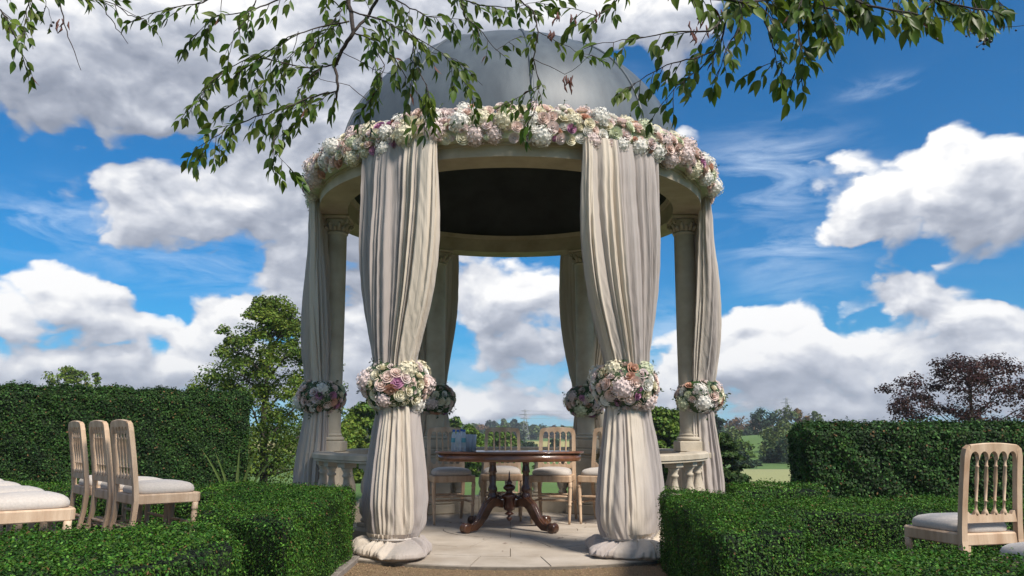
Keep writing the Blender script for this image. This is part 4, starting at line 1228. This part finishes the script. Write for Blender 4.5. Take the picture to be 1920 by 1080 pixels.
# ------------------------------------------------------------------ trees
def tree(name, label, base, H, W, m, leaf, nclump, per, shape='round', trunk_h=.25, group=None, seed=0, clump=.16, flat=.6, cat='tree', tr=None, conep=.75):
    rg = np.random.default_rng(900 + seed); rr = random.Random(900 + seed)
    th = thing(name, label, cat, base, 0, group)
    def prof(q):     # crown half width at relative height
        if shape == 'cone': return (1 - q) ** conep * (.55 + .45 * min(1, q * 5)) + .05
        if shape == 'oval': return math.sqrt(max(.02, 1 - (2 * q - .9) ** 2 / 1.35))
        if shape == 'spread': return math.sqrt(max(.02, 1 - (q * 1.02 - .25) ** 2 / .62))
        return math.sqrt(max(.03, 1 - (2 * q - 1) ** 2))
    z0 = H * trunk_h; CH = H - z0
    tips = []
    for k in range(nclump):
        q = (k + rr.random()) / nclump; a = rr.uniform(0, 2 * PI)
        lob = 1 + .16 * math.sin(3 * a + q * 9 + seed) + .12 * math.sin(5 * a - q * 14 + seed * 2)
        r = W / 2 * prof(q) * lob * (rr.random() ** .42) * rr.uniform(.85, 1.06)
        tips.append(Vector((r * math.cos(a), r * math.sin(a), z0 + CH * q * rr.uniform(.97, 1.02))))
    Cs, Ns = [], []
    for t_ in tips:
        n = int(per * rr.uniform(.6, 1.3)); s = clump * W * rr.uniform(.6, 1.25) * .5
        d = rg.normal(size=(n, 3)); d = unit(d) * (rg.random((n, 1)) ** .45)
        hz = min(1, (t_.z - z0) / CH)
        P = np.array(t_) + d * np.array([s, s, s * flat]) * (1.15 - .5 * hz * (shape == 'cone'))
        P[:, 2] -= .25 * (d[:, 0]**2 + d[:, 1]**2) * s
        Cs.append(P); Ns.append(d * .8 + np.array([0, 0, .7]) + rg.normal(0, .5, (n, 3)))
    C = np.concatenate(Cs); NM = np.concatenate(Ns)
    L = rg.uniform(.7, 1.35, len(C)) * leaf
    stuff(obj('crown', quads_mesh('crown', leaf_quads(C, NM, L, L * .65, rg), MT[m]), th))
    g = G(); r0 = tr or H * .022
    tp = [(0, 0, -.4), (0, 0, z0 * .6), (.02 * H * rr.uniform(-1, 1), .02 * H * rr.uniform(-1, 1), z0 + CH * .35), (0, 0, z0 + CH * .92)]
    g.tube(tp, [r0 * 1.3, r0, r0 * .7, r0 * .12], 8)
    obj('trunk', g.mesh('trunk', MT['trunk']), th)
    g = G()
    for t_ in rr.sample(tips, min(len(tips), 40 if leaf < .2 else 10)):
        s = Vector((0, 0, max(z0 * .8, t_.z - .45 * math.hypot(t_.x, t_.y) - .06 * H)))
        mid = s.lerp(t_, .55) + Vector((0, 0, .03 * H)); g.tube([s, mid, t_], [r0 * .32, r0 * .2, r0 * .05], 5)
    obj('limbs', g.mesh('limbs', MT['trunk']), th)
    return th
def tree_at(px0, px1, ytop, ybase, Y, **k):
    """size a tree so that it spans that part of the picture at distance Y"""
    c = at((px0 + px1) / 2, ybase, Y); w = at(px1, ybase, Y).x - at(px0, ybase, Y).x; top = at((px0 + px1) / 2, ytop, Y).z
    return tree(base=(c.x, c.y, c.z), H=top - c.z, W=w, **k)
tree_at(298, 690, 562, 905, 24, conep=.56, name='leafy_tree', label='big leafy tree rising between the tall left hedge and the gazebo', m='treeA', leaf=.092, nclump=230, per=190, shape='cone', trunk_h=.04, seed=1, clump=.155, flat=.6)
tree_at(92, 155, 690, 760, 60, name='distant_tree', label='small round treetop above the tall left hedge', m='treeA', leaf=.22, nclump=40, per=70, shape='round', trunk_h=.2, seed=2, clump=.3, group='treetops above the tall left hedge')
tree_at(150, 200, 697, 760, 70, name='distant_tree', label='thin ragged treetop just right of the small round one above the left hedge', m='treeA', leaf=.22, nclump=22, per=40, shape='cone', trunk_h=.2, seed=3, clump=.28, group='treetops above the tall left hedge')
tree_at(325, 410, 722, 800, 45, name='distant_tree', label='low yellowish bush top peeping over the hedge left of the big leafy tree', m='treeA', leaf=.18, nclump=40, per=60, shape='round', trunk_h=.1, seed=4, clump=.3, group='treetops above the tall left hedge')
GT = 'trees seen between the columns'
tree_at(625, 730, 757, 935, 38, name='dark_tree', label='rounded dark green tree between the two left drapes', m='treeB', leaf=.2, nclump=80, per=120, shape='round', trunk_h=.08, seed=5, clump=.25, group=GT)
tree_at(600, 700, 795, 935, 30, name='round_bush', label='bright green bush in front of the dark tree between the two left drapes', m='treeA', leaf=.14, nclump=70, per=120, shape='round', trunk_h=.05, seed=6, clump=.25, group=GT, cat='bush')
tree_at(1180, 1300, 765, 915, 30, name='dark_tree', label='bright leafy tree between the two right drapes', m='treeB', leaf=.15, nclump=110, per=150, shape='oval', trunk_h=.05, seed=7, clump=.24, group=GT)
tree_at(1250, 1330, 762, 900, 60, name='dark_tree', label='bluish dark tree half hidden by the right side drape', m='farB', leaf=.28, nclump=60, per=90, shape='round', trunk_h=.08, seed=8, clump=.26, group=GT)
tree_at(1322, 1364, 774, 860, 110, name='dark_tree', label='small dark rounded tree just right of the right side drape', m='farB', leaf=.4, nclump=40, per=80, shape='round', trunk_h=.1, seed=9, clump=.3)
tree_at(1310, 1415, 815, 925, 22, name='spreading_conifer', label='layered green conifer right of the right side drape', m='conifer', leaf=.11, nclump=75, per=170, shape='cone', trunk_h=.04, seed=10, clump=.30, flat=.25)
tree_at(820, 880, 786, 900, 70, name='dark_tree', label='dark tree behind the bottles on the table', m='treeB', leaf=.3, nclump=60, per=90, shape='oval', trunk_h=.05, seed=11, clump=.28, group=GT)
tree_at(852, 905, 800, 900, 60, name='dark_tree', label='dark green tree left of the second chair', m='treeB', leaf=.26, nclump=60, per=90, shape='round', trunk_h=.05, seed=12, clump=.28, group=GT)
tree_at(862, 932, 828, 908, 45, name='round_bush', label='dark bush seen through the balusters under the left half of the table', m='treeB', leaf=.2, nclump=60, per=90, shape='round', trunk_h=.03, seed=13, clump=.28, group=GT, cat='bush')
tree_at(893, 975, 806, 888, 80, name='dark_tree', label='dark tree right behind the second chair backrest', m='treeB', leaf=.34, nclump=70, per=90, shape='round', trunk_h=.05, seed=14, clump=.28, group=GT)
tree_at(972, 1012, 831, 870, 130, name='round_bush', label='round dark bush on the edge of the pale field', m='farB', leaf=.4, nclump=40, per=70, shape='round', trunk_h=.03, seed=15, clump=.3, group=GT, cat='bush')
tree_at(1026, 1052, 824, 858, 150, name='round_bush', label='small dark tree seen through the third chair backrest', m='farB', leaf=.45, nclump=40, per=70, shape='round', trunk_h=.03, seed=16, clump=.3, group=GT)
tree_at(996, 1020, 858, 888, 80, name='round_bush', label='low shrub below the table edge beyond the lawn', m='treeB', leaf=.25, nclump=30, per=60, shape='round', trunk_h=.03, seed=17, clump=.3, group=GT, cat='bush')
# distant woodland: every crown on its own
wr = random.Random(77)
WG = 'distant woodland trees'
def wood(px, w, top, base, Y, m, k, label, shape='round'):
    tree_at(px - w / 2, px + w / 2, top, base, Y, name='woodland_tree', label=label, m=m, leaf=Y * .0042, nclump=34, per=46, shape=shape, trunk_h=.04, seed=200 + k, clump=.34, group=WG, flat=.8)
MARKS = ((655, 'the left drape gap'), (745, 'the front left drape'), (868, 'the water bottles'), (940, 'the second chair backrest'), (985, 'the far pylon'), (1056, 'the third chair backrest'),
         (1172, 'the front right drape'), (1245, 'the right drape gap'))
ORD = ('right above', 'first to the %s of', 'second to the %s of', 'third to the %s of', 'fourth to the %s of')
def place_words(px, head, step):
    x, nm = min(MARKS, key=lambda q: abs(q[0] - px)); n_ = int(round(abs(px - x) / step))
    w = ORD[n_]
    if '%s' in w: w = w % ('right' if px > x else 'left')
    return head + w + ' ' + nm
k = 0
for i, px in enumerate(range(640, 1340, 19)):
    top = 797 + 5 * math.sin(px * .031) + wr.uniform(-4, 5) - (5 if 930 < px < 990 else 0)
    wood(px, wr.uniform(26, 38), top, 836, wr.uniform(380, 430), wr.choice(['farA', 'farA', 'farA', 'farB', 'farC'] if wr.random() < .5 else ['farA', 'farB']), k, place_words(px, 'skyline crown in the far wood, ', 19)); k += 1
for i, px in enumerate(range(636, 1340, 24)):
    if 985 < px < 1120: continue
    wood(px, wr.uniform(28, 42), wr.uniform(806, 813), 850, wr.uniform(300, 340), wr.choice(['farB', 'farB', 'farA', 'treeB']), k, place_words(px, 'lower crown before the far wood, ', 24)); k += 1
for (px, w, top, base, Y, m, lab) in (
    (1385, 70, 787, 850, 260, 'farC', 'rusty autumn crown on the ridge left of the tall dark trees'), (1425, 60, 788, 850, 270, 'farC', 'orange tinted crown in the middle of the right ridge'),
    (1345, 50, 800, 870, 180, 'farB', 'blue green tree low on the ridge beside the conifer'), (1375, 60, 812, 880, 170, 'farB', 'dark crown above the conifer'),
    (1412, 60, 806, 880, 175, 'farB', 'dark crown above the green hill slope'), (1432, 52, 768, 880, 160, 'farB', 'tall dark tree standing out on the right ridge'),
    (1455, 40, 778, 870, 165, 'farB', 'dark tree right beside the tall one on the ridge'), (1478, 56, 766, 860, 170, 'farA', 'broad tree with the pylon tip above it'),
    (1505, 50, 768, 860, 175, 'farC', 'brownish crown just left of the right hedge top'), (1530, 50, 775, 860, 180, 'farA', 'last crown before the right hedge hides the ridge'),
    (1465, 84, 796, 905, 90, 'farA', 'large pale green tree leaning towards the right hedge'), (1492, 80, 806, 912, 85, 'farB', 'large blue green tree touching the right hedge'),
    (1455, 60, 846, 906, 88, 'farB', 'dark lower growth under the large pale tree'), (1394, 40, 850, 892, 70, 'farB', 'rounded dark bush left of the green slope'),
    (1419, 30, 868, 892, 80, 'farB', 'small dark bush at the foot of the green slope'), (1355, 50, 822, 880, 90, 'farA', 'mid green tree rising behind the conifer'),
    (1372, 64, 806, 884, 120, 'farA', 'broad mid green tree between the conifer and the green slope'), (1398, 46, 826, 886, 100, 'treeB', 'leafy tree at the left edge of the green slope'),
    (1450, 52, 812, 892, 105, 'farA', 'soft green tree at the right edge of the green slope'), (1478, 70, 820, 900, 95, 'treeB', 'full leafy tree low against the right hedge')):
    wood(px, w, top, base, Y, m, k, lab); k += 1
# copper beech beyond the right hedge
tree_at(1655, 2010, 672, 860, 26, name='copper_beech', label='dark red leaved beech rising above the right hedge', m='copper', leaf=.09, nclump=150, per=130, shape='spread', trunk_h=.12, seed=30, clump=.145, flat=.5)

# slender pale stake
g = G(); a = at(1349, 832, 20); g.tube([a, at(1349, 818, 20), at(1351, 812, 20), at(1354, 811, 20)], [.012, .010, .008, .005], 6)
st = obj('garden_stake', g.mesh('garden_stake', MT['sword'])); 
tag(st, 'thin pale bent stalk standing above the conifer', 'stalk')
# pylons with their lines
def pylon(px, ytop, ybase, Y, label):
    b = at(px, ybase, Y); h = at(px, ytop, Y).z - b.z
    th = thing('electricity_pylon', label, 'pylon', b, 0, 'electricity pylons')
    g = G(); w0, w1 = h * .12, h * .018
    def cor(q, sx, sy): w = w0 * (1 - q) ** 1.5 + w1; return Vector((sx * w, sy * w, h * q))
    for sx in (-1, 1):
        for sy in (-1, 1): g.tube([cor(q / 8, sx, sy) for q in range(9)], h * .0065, 4)
    for q in range(8):
        for sy in (-1, 1):
            g.tube([cor(q / 8, -1, sy), cor((q + 1) / 8, 1, sy)], h * .004, 4); g.tube([cor(q / 8, 1, sy), cor((q + 1) / 8, -1, sy)], h * .004, 4)
            g.tube([cor(q / 8, sy, -1), cor((q + 1) / 8, sy, 1)], h * .004, 4)
    obj('lattice_mast', g.mesh('lattice_mast', MT['steel']), th)
    for q, w in ((.70, .17), (.82, .21), (.94, .14)):
        g = G(); g.tube([(-w * h, 0, h * q), (0, 0, h * (q + .02)), (w * h, 0, h * q)], [h * .003, h * .009, h * .003], 4)
        g.tube([(-w * h, 0, h * q), (0, 0, h * (q - .02)), (w * h, 0, h * q)], [h * .003, h * .004, h * .003], 4)
        obj('cross_arm', g.mesh('cross_arm', MT['steel']), th)
    return b, h
b1, h1 = pylon(985, 767, 826, 330, 'grey lattice pylon on the pale field behind the second chair')
b2, h2 = pylon(1478, 745, 800, 420, 'lattice pylon tip above the ridge trees left of the right hedge')
wires = thing('power_lines', 'thin power lines crossing the sky between the two pylons', 'power lines', (0, 330, 0))
for q, w in ((.70, .17), (.82, .21), (.94, .14)):
    for s in (-1, 1):
        A = Vector((b1.x + s * w * h1, b1.y - 330, b1.z + h1 * q)); B = Vector((b2.x + s * w * h2, b2.y - 330, b2.z + h2 * q))
        g = G(); g.tube([A.lerp(B, i / 12) - Vector((0, 0, 2.0 * (1 - (2 * i / 12 - 1) ** 2))) for i in range(13)], .03, 4)
        obj('wire', g.mesh('wire', MT['steel']), wires)
# ------------------------------------------------------------------ cherry tree overhead
ct = thing('cherry_tree', 'cherry tree whose leafy branches hang into the top of the picture', 'tree', (4.6, -1.6, -.03))
CI = Vector(ct.location)
def leaf_mesh_one():
    g = G(); v = []
    prof = ((0, 0), (.12, .14), (.32, .235), (.55, .215), (.78, .11), (1, 0))
    for i, (l, w) in enumerate(prof):
        droop = -.14 * l * l
        v += [(l, -w, .10 * w / .27 + droop), (l, 0, droop), (l, w, .10 * w / .27 + droop)]
    f = [(i * 3 + j, i * 3 + j + 1, i * 3 + 4 + j, i * 3 + 3 + j) for i in range(5) for j in range(2)]
    g.add(v, f, True); return g
LG = leaf_mesh_one()
leaf_me = LG.mesh('leaf', MT['leaf']); dry_me = LG.mesh('withered_leaf', MT['leafdry'])
lr = random.Random(4)
leaves = []          # (matrix, dry)
stems = []
def add_leaf(p, d, L, dry=False):
    d = d.normalized(); up = Vector((lr.uniform(-.8, .8), lr.uniform(-1.0, .3), lr.uniform(.1, .9)))
    s = up.cross(d).normalized() if up.cross(d).length > .01 else Vector((1, 0, 0)); n = d.cross(s)
    wd = L * lr.uniform(.85, 1.05) * (.5 if dry else 1)
    M = Matrix(((d.x * L, s.x * wd, n.x * L, p.x), (d.y * L, s.y * wd, n.y * L, p.y), (d.z * L, s.z * wd, n.z * L, p.z), (0, 0, 0, 1)))
    leaves.append((M, dry))
def twig(p, d, n, L, spread=1.0, step=.024, sag=.25):
    d = d.normalized(); pts = [p.copy()]
    q = p.copy()
    for k in range(n):
        d = (d + Vector((lr.uniform(-.15, .15), lr.uniform(-.15, .15), -sag * .35))).normalized()
        q = q + d * step * lr.uniform(.8, 1.2); pts.append(q.copy())
        s = Vector((-d.z, lr.uniform(-.5, .5), d.x)) * (1 if k % 2 else -1)
        ld = (d * .75 + s * .6 * spread + Vector((lr.uniform(-.25, .25), lr.uniform(-.35, .35), -.42)))
        if lr.random() < .93: add_leaf(q, ld, L * lr.uniform(.65, 1.15), lr.random() < .012)
    add_leaf(q, d + Vector((0, 0, -.5)), L * 1.05)
    stems.append((pts, [.0016] * (len(pts) - 1) + [.0008]))
def branch(px, Y, r0, r1, twigs, n=5, L=.062, droop=1.0, sides=(-1, 1), step=.024, start=0.0, Y2=None):
    """px: polyline in the picture at distance Y, carrying side twigs"""
    twigs = int(twigs * 1.0); m = len(px); P = [at(x, y, Y + ((Y2 or Y) - Y) * i / (m - 1) + .05 * math.sin(i * 2.1)) for i, (x, y) in enumerate(px)]
    # resample with a little wobble
    pts = []
    for i in range(m - 1):
        for j in range(4):
            q = j / 4; a, b = P[i], P[i + 1]
            pts.append(a.lerp(b, q) + Vector([lr.uniform(-1, 1) * (a - b).length * .022 for _ in range(3)]))
    pts.append(P[-1]); k = len(pts)
    stems.append((pts, [r0 + (r1 - r0) * i / (k - 1) for i in range(k)]))
    for t in range(twigs):
        q = start + (1 - start) * (t + lr.random() * .8) / twigs * (k - 1) / 1.0 / 1
        q = (start + (1 - start) * (t + lr.random() * .8) / twigs) * (k - 1)
        i = min(k - 2, int(q)); p = pts[i].lerp(pts[i + 1], q - i); d = (pts[i + 1] - pts[i]).normalized()
        s = lr.choice(sides)
        td = d * .8 + Vector((-d.z * s, lr.uniform(-.6, .6), d.x * s)) * .6 + Vector((0, 0, -.55 * droop))
        twig(p, td, max(2, int(n * lr.uniform(.6, 1.3))), L, step=step)
    if twigs: twig(pts[-1], pts[-1] - pts[-2], n, L, step=step)
YA = 3.3
# main dark limb and its left sprays
branch([(650, -60), (655, 10), (662, 62), (640, 95), (628, 125), (634, 160), (630, 188)], YA, .012, .005, 3, 3)
branch([(662, 62), (690, 30), (720, -30)], YA, .007, .008, 2, 4)
branch([(630, 172), (590, 180), (540, 200), (490, 215), (440, 235), (400, 258), (378, 272)], YA, .0045, .0015, 20, 5)
branch([(560, 190), (530, 225), (512, 262), (520, 290), (540, 312)], YA, .003, .001, 9, 4)
branch([(634, 120), (585, 128), (530, 118), (470, 105), (430, 128), (392, 155), (365, 190)], YA + .15, .004, .0012, 20, 5)
branch([(530, 118), (500, 150), (470, 175), (430, 200)], YA + .1, .003, .001, 10, 5)
branch([(655, 40), (600, 50), (540, 70), (505, 95), (470, 120)], YA - .1, .004, .001, 13, 5)
branch([(480, 0), (470, 30), (440, 60), (432, 95)], YA - .1, .003, .0012, 4, 4)
branch([(600, 130), (560, 165), (575, 205), (552, 235)], YA + .15, .003, .001, 7, 5)
branch([(560, -20), (500, 10), (450, 25), (400, 30), (372, 60)], YA - .3, .004, .001, 10, 5)
branch([(440, -30), (380, 5), (320, 15), (268, 30)], YA - .4, .004, .001, 9, 4, L=.05)
branch([(270, 35), (240, 28), (215, 5)], YA - .4, .002, .002, 0)
# right of the main limb
branch([(660, 60), (700, 75), (740, 110), (765, 150), (790, 190)], YA, .004, .001, 11, 5)
branch([(690, 70), (720, 120), (715, 160), (690, 190)], YA + .1, .003, .001, 8, 5)
branch([(660, 20), (720, 40), (780, 70), (830, 100), (860, 140)], YA - .1, .004, .001, 12, 5)
branch([(780, 70), (770, 110), (800, 160), (798, 200)], YA - .1, .003, .001, 7, 5)
branch([(830, 100), (860, 120), (880, 150), (885, 185)], YA + .1, .002, .001, 6, 4, L=.05)
branch([(700, -30), (760, 10), (800, 30), (850, 35)], YA + .1, .005, .001, 11, 5)
branch([(860, -30), (870, 30), (905, 60), (930, 95), (960, 75)], YA, .003, .001, 9, 4, L=.05)
branch([(940, -30), (1000, 20), (1010, 60), (1000, 110), (1012, 160), (1005, 200), (998, 225)], YA - .1, .004, .001, 12, 4, L=.052)
branch([(1012, 160), (975, 180), (945, 195)], YA - .1, .002, .001, 6, 4, L=.05)
branch([(1010, 60), (1050, 80), (1085, 100), (1110, 104)], YA - .1, .002, .0008, 4, 3, L=.045)
branch([(820, -20), (900, 10), (960, 15), (1020, 0)], YA + .1, .004, .001, 12, 5)
branch([(600, -30), (640, 20), (610, 60), (560, 90)], YA + .2, .004, .001, 9, 5)
# bare forked twigs
for a in ([(560, 60), (548, 100), (520, 120)], [(690, 190), (655, 160), (600, 150), (560, 110)], [(770, 60), (800, 95), (855, 110), (905, 160)], [(640, 95), (700, 130), (740, 140)],
          [(1000, 110), (1060, 140), (1110, 103)]):
    branch(a, YA, .002, .001, 0)
# top left
YL = 2.6
branch([(-40, -20), (0, 20), (25, 60), (40, 100)], YL, .004, .001, 9, 4, L=.05)
branch([(60, -30), (50, 20), (45, 60)], YL, .003, .001, 6, 3, L=.045)
branch([(105, -20), (118, 30), (135, 85), (152, 132)], YL, .0030, .0010, 0)
branch([(52, -20), (58, 40), (62, 92)], YL, .0022, .0010, 0)
branch([(185, -20), (200, 25), (225, 60), (240, 82)], YL, .0026, .0009, 0)
branch([(80, -20), (88, 10), (96, 45)], YL, .0015, .0008, 1, 2, L=.03)
branch([(150, -30), (172, -5), (215, 8), (268, 38)], YL, .003, .001, 3, 3, L=.04)
branch([(0, -20), (60, -5), (130, -8), (200, -4)], YL, .004, .002, 7, 2, L=.045)
# top right: larger nearer leaves
YR = 2.5
branch([(1400, -60), (1370, 20), (1330, 60), (1260, 60), (1200, 70), (1130, 80)], YR + .2, .005, .0012, 11, 4, L=.064)
branch([(1360, 40), (1350, 90), (1300, 110), (1250, 120), (1200, 150), (1175, 165)], YR + .2, .004, .001, 13, 4, L=.056)
branch([(1350, 90), (1310, 130), (1270, 160), (1245, 190)], YR + .2, .003, .001, 7, 4, L=.056)
branch([(1400, -20), (1385, 50), (1360, 100), (1350, 130)], YR, .004, .001, 7, 3, L=.055)
branch([(1180, -40), (1150, 10), (1120, 30), (1090, 20)], YR + .3, .004, .001, 8, 4, L=.06)
branch([(1440, -60), (1435, 40), (1450, 90), (1475, 110), (1440, 120)], YR, .004, .001, 7, 4, L=.06)
branch([(1500, -40), (1495, 40), (1500, 90), (1490, 140)], YR, .004, .001, 11, 4, L=.065)
branch([(1440, -20), (1500, 10), (1560, 15), (1620, 30)], YR, .006, .002, 16, 4, L=.068)
branch([(1560, -30), (1620, 10), (1680, 20), (1740, 30)], YR - .1, .006, .002, 14, 4, L=.064)
branch([(1700, -40), (1760, 0), (1820, 15), (1860, 20)], YR - .1, .005, .002, 13, 3, L=.062)
branch([(1580, 10), (1560, 40), (1545, 70)], YR, .003, .001, 6, 3, L=.064)
branch([(1250, -40), (1330, -5), (1400, 5), (1470, -5)], YR, .007, .003, 13, 4, L=.066)
branch([(1840, 10), (1852, 50), (1845, 80), (1832, 88)], YR - .1, .002, .001, 0)
branch([(1850, 60), (1880, 52), (1930, 48)], YR - .1, .0015, .0008, 0)
branch([(1850, 64), (1825, 62), (1812, 68)], YR - .1, .0012, .0008, 0)
for i in range(13):
    x = 1385 + 41 * i; n_ = 40 + 26 * math.sin(i * 1.9)
    branch([(x + lr.uniform(-30, 30), -40), (x + lr.uniform(-15, 15), -5), (x + lr.uniform(-25, 25), max(8, n_ - 22))], YR + lr.uniform(-.15, .2), .003, .001, 5, 3, L=.062)
# limbs out of the picture that carry all this back to the trunk
def limb(pts, r0, r1):
    k = len(pts); stems.append(([Vector(p) for p in pts], [r0 + (r1 - r0) * i / (k - 1) for i in range(k)]))
    P_ = [Vector(p) for p in pts]
    for a_, b_ in zip(P_[:-1], P_[1:]):
        for i in range(int((b_ - a_).length * 9)):
            p = a_.lerp(b_, lr.random())
            if p.z < 2.9 or p.z - .9 < .70 * p.y + .12: continue
            twig(p, Vector((lr.uniform(-1, 1), lr.uniform(-1, .4), lr.uniform(-.1, .7))), 5, .06, step=.035, sag=.1)
def up(px, py, Y): return at(px, py, Y)
T = Vector((4.6, -1.6, 2.6))
limb([T, (4.2, -.2, 3.3), (3.4, 1.2, 3.6), (2.2, 2.2, 3.45), up(1400, -60, YR)], .10, .008)
limb([(3.4, 1.2, 3.6), (2.6, 2.2, 3.75), (1.2, 3.0, 3.7), (.2, 3.3, 3.5), up(650, -60, YA)], .06, .012)
limb([(.2, 3.3, 3.5), up(720, -120, YA), up(440, -100, YA - .4), up(60, -90, YL), up(-40, -40, YL)], .02, .005)
limb([(1.2, 3.0, 3.7), up(940, -90, YA), up(860, -40, YA)], .015, .004)
limb([up(1700, -140, YR), up(1500, -50, YR), up(1440, -20, YR)], .02, .006)
limb([(2.2, 2.2, 3.45), up(1700, -140, YR), up(1560, -30, YR - .1)], .03, .006)
limb([up(1700, -140, YR), up(1700, -40, YR - .1)], .012, .005)
limb([T, (5.4, -2.6, 3.8), (6.0, -3.4, 5.2)], .1, .03); limb([T, (4.4, -2.4, 4.0), (3.6, -3.2, 5.6)], .1, .03)
g = G(); g.tube([(0, 0, -.1), (.02, .03, .6), (-.03, .05, 1.6), (0, 0, 2.65)], [.19, .15, .135, .12], 14)
me = g.mesh('trunk', MT['bark']); obj('trunk', me, ct)
for pts, rr in stems:
    if rr[0] >= .0035:
        g = G(); g.tube([p - CI for p in pts], rr, 8); obj('branch', g.mesh('branch', MT['bark']), ct)
g = G()
for pts, rr in stems:
    if rr[0] < .0035: g.tube([p - CI for p in pts], rr, 5)
stuff(obj('twigs', g.mesh('twigs', MT['bark']), ct))
for (x, y, r) in ((1845, 82, .006), (1838, 76, .006), (1850, 74, .007), (1860, 70, .005), (1812, 68, .004), (1826, 62, .004), (1832, 88, .004), (1905, 57, .004), (1874, 54, .003), (1857, 78, .006), (1844, 92, .004),
                  (1757, 73, .005), (68, 20, .003), (84, 16, .003), (96, 48, .006), (100, 42, .005)):
    p = at(x, y, YR - .1 if x > 900 else YL) - CI
    g = G(); g.lathe([(.0, -r), (r * .7, -r * .7), (r, 0), (r * .7, r * .7), (0, r)], 8, p); obj('berry', g.mesh('berry', MT['berry']), ct)
for x, y in ((1068, 140), (1066, 152), (1034, 60), (1040, 22), (1078, 28), (1118, 26), (1300, 50), (1318, 30), (1330, 48), (1345, 20), (1298, 64), (120, 40)):
    p = at(x, y, 3.0) - CI
    g = G()
    for k in range(5):
        q = p + Vector([lr.uniform(-.02, .02) for _ in range(3)]); g.tube([q, q + Vector((lr.uniform(-.01, .01), 0, -.02)), q + Vector((lr.uniform(-.015, .015), 0, -.04))], [.002, .005, .001], 5)
    obj('withered_catkin', g.mesh('withered_catkin', MT['leafdry']), ct)
# the 300 leaves that show largest are parts, the rest one mass
def shown(M):
    p = M.translation; return -(M.to_scale()[0] / max(.5, p.y))
leaves.sort(key=lambda t: shown(t[0]))
TI = Matrix.Translation(-CI)
fresh = [M for M, d in leaves if not d]; dry = [M for M, d in leaves if d]
for M in fresh[:298]: obj('leaf', leaf_me, ct, mw=TI @ M)
for M in dry[:60]: obj('withered_leaf', dry_me, ct, mw=TI @ M)
LV = np.array([(*v, 1) for v in LG.v]); LFc = LG.f
g = G(); 
for M in fresh[298:]:
    A = np.array(TI @ M); V = (LV @ A.T)[:, :3]; g.add(V.tolist(), LFc, True)
stuff(obj('foliage', g.mesh('foliage', MT['leaf']), ct))
print('LEAVES', len(fresh), 'VERTS', sum(len(m.vertices) for m in bpy.data.meshes))
# ------------------------------------------------------------------ air
hm = bpy.data.materials.new('valley_haze'); hm.use_nodes = True
t = hm.node_tree; t.nodes.clear()
pv = N(t, 'ShaderNodeVolumePrincipled'); pv.inputs['Color'].default_value = (.86, .92, 1, 1); pv.inputs['Density'].default_value = .00048
pv.inputs['Anisotropy'].default_value = .2
t.links.new(pv.outputs[0], N(t, 'ShaderNodeOutputMaterial').inputs['Volume'])
g = G(); g.box(-700, 700, -60, 960, -14, 62)
stuff(obj('haze', g.mesh('haze', hm)))
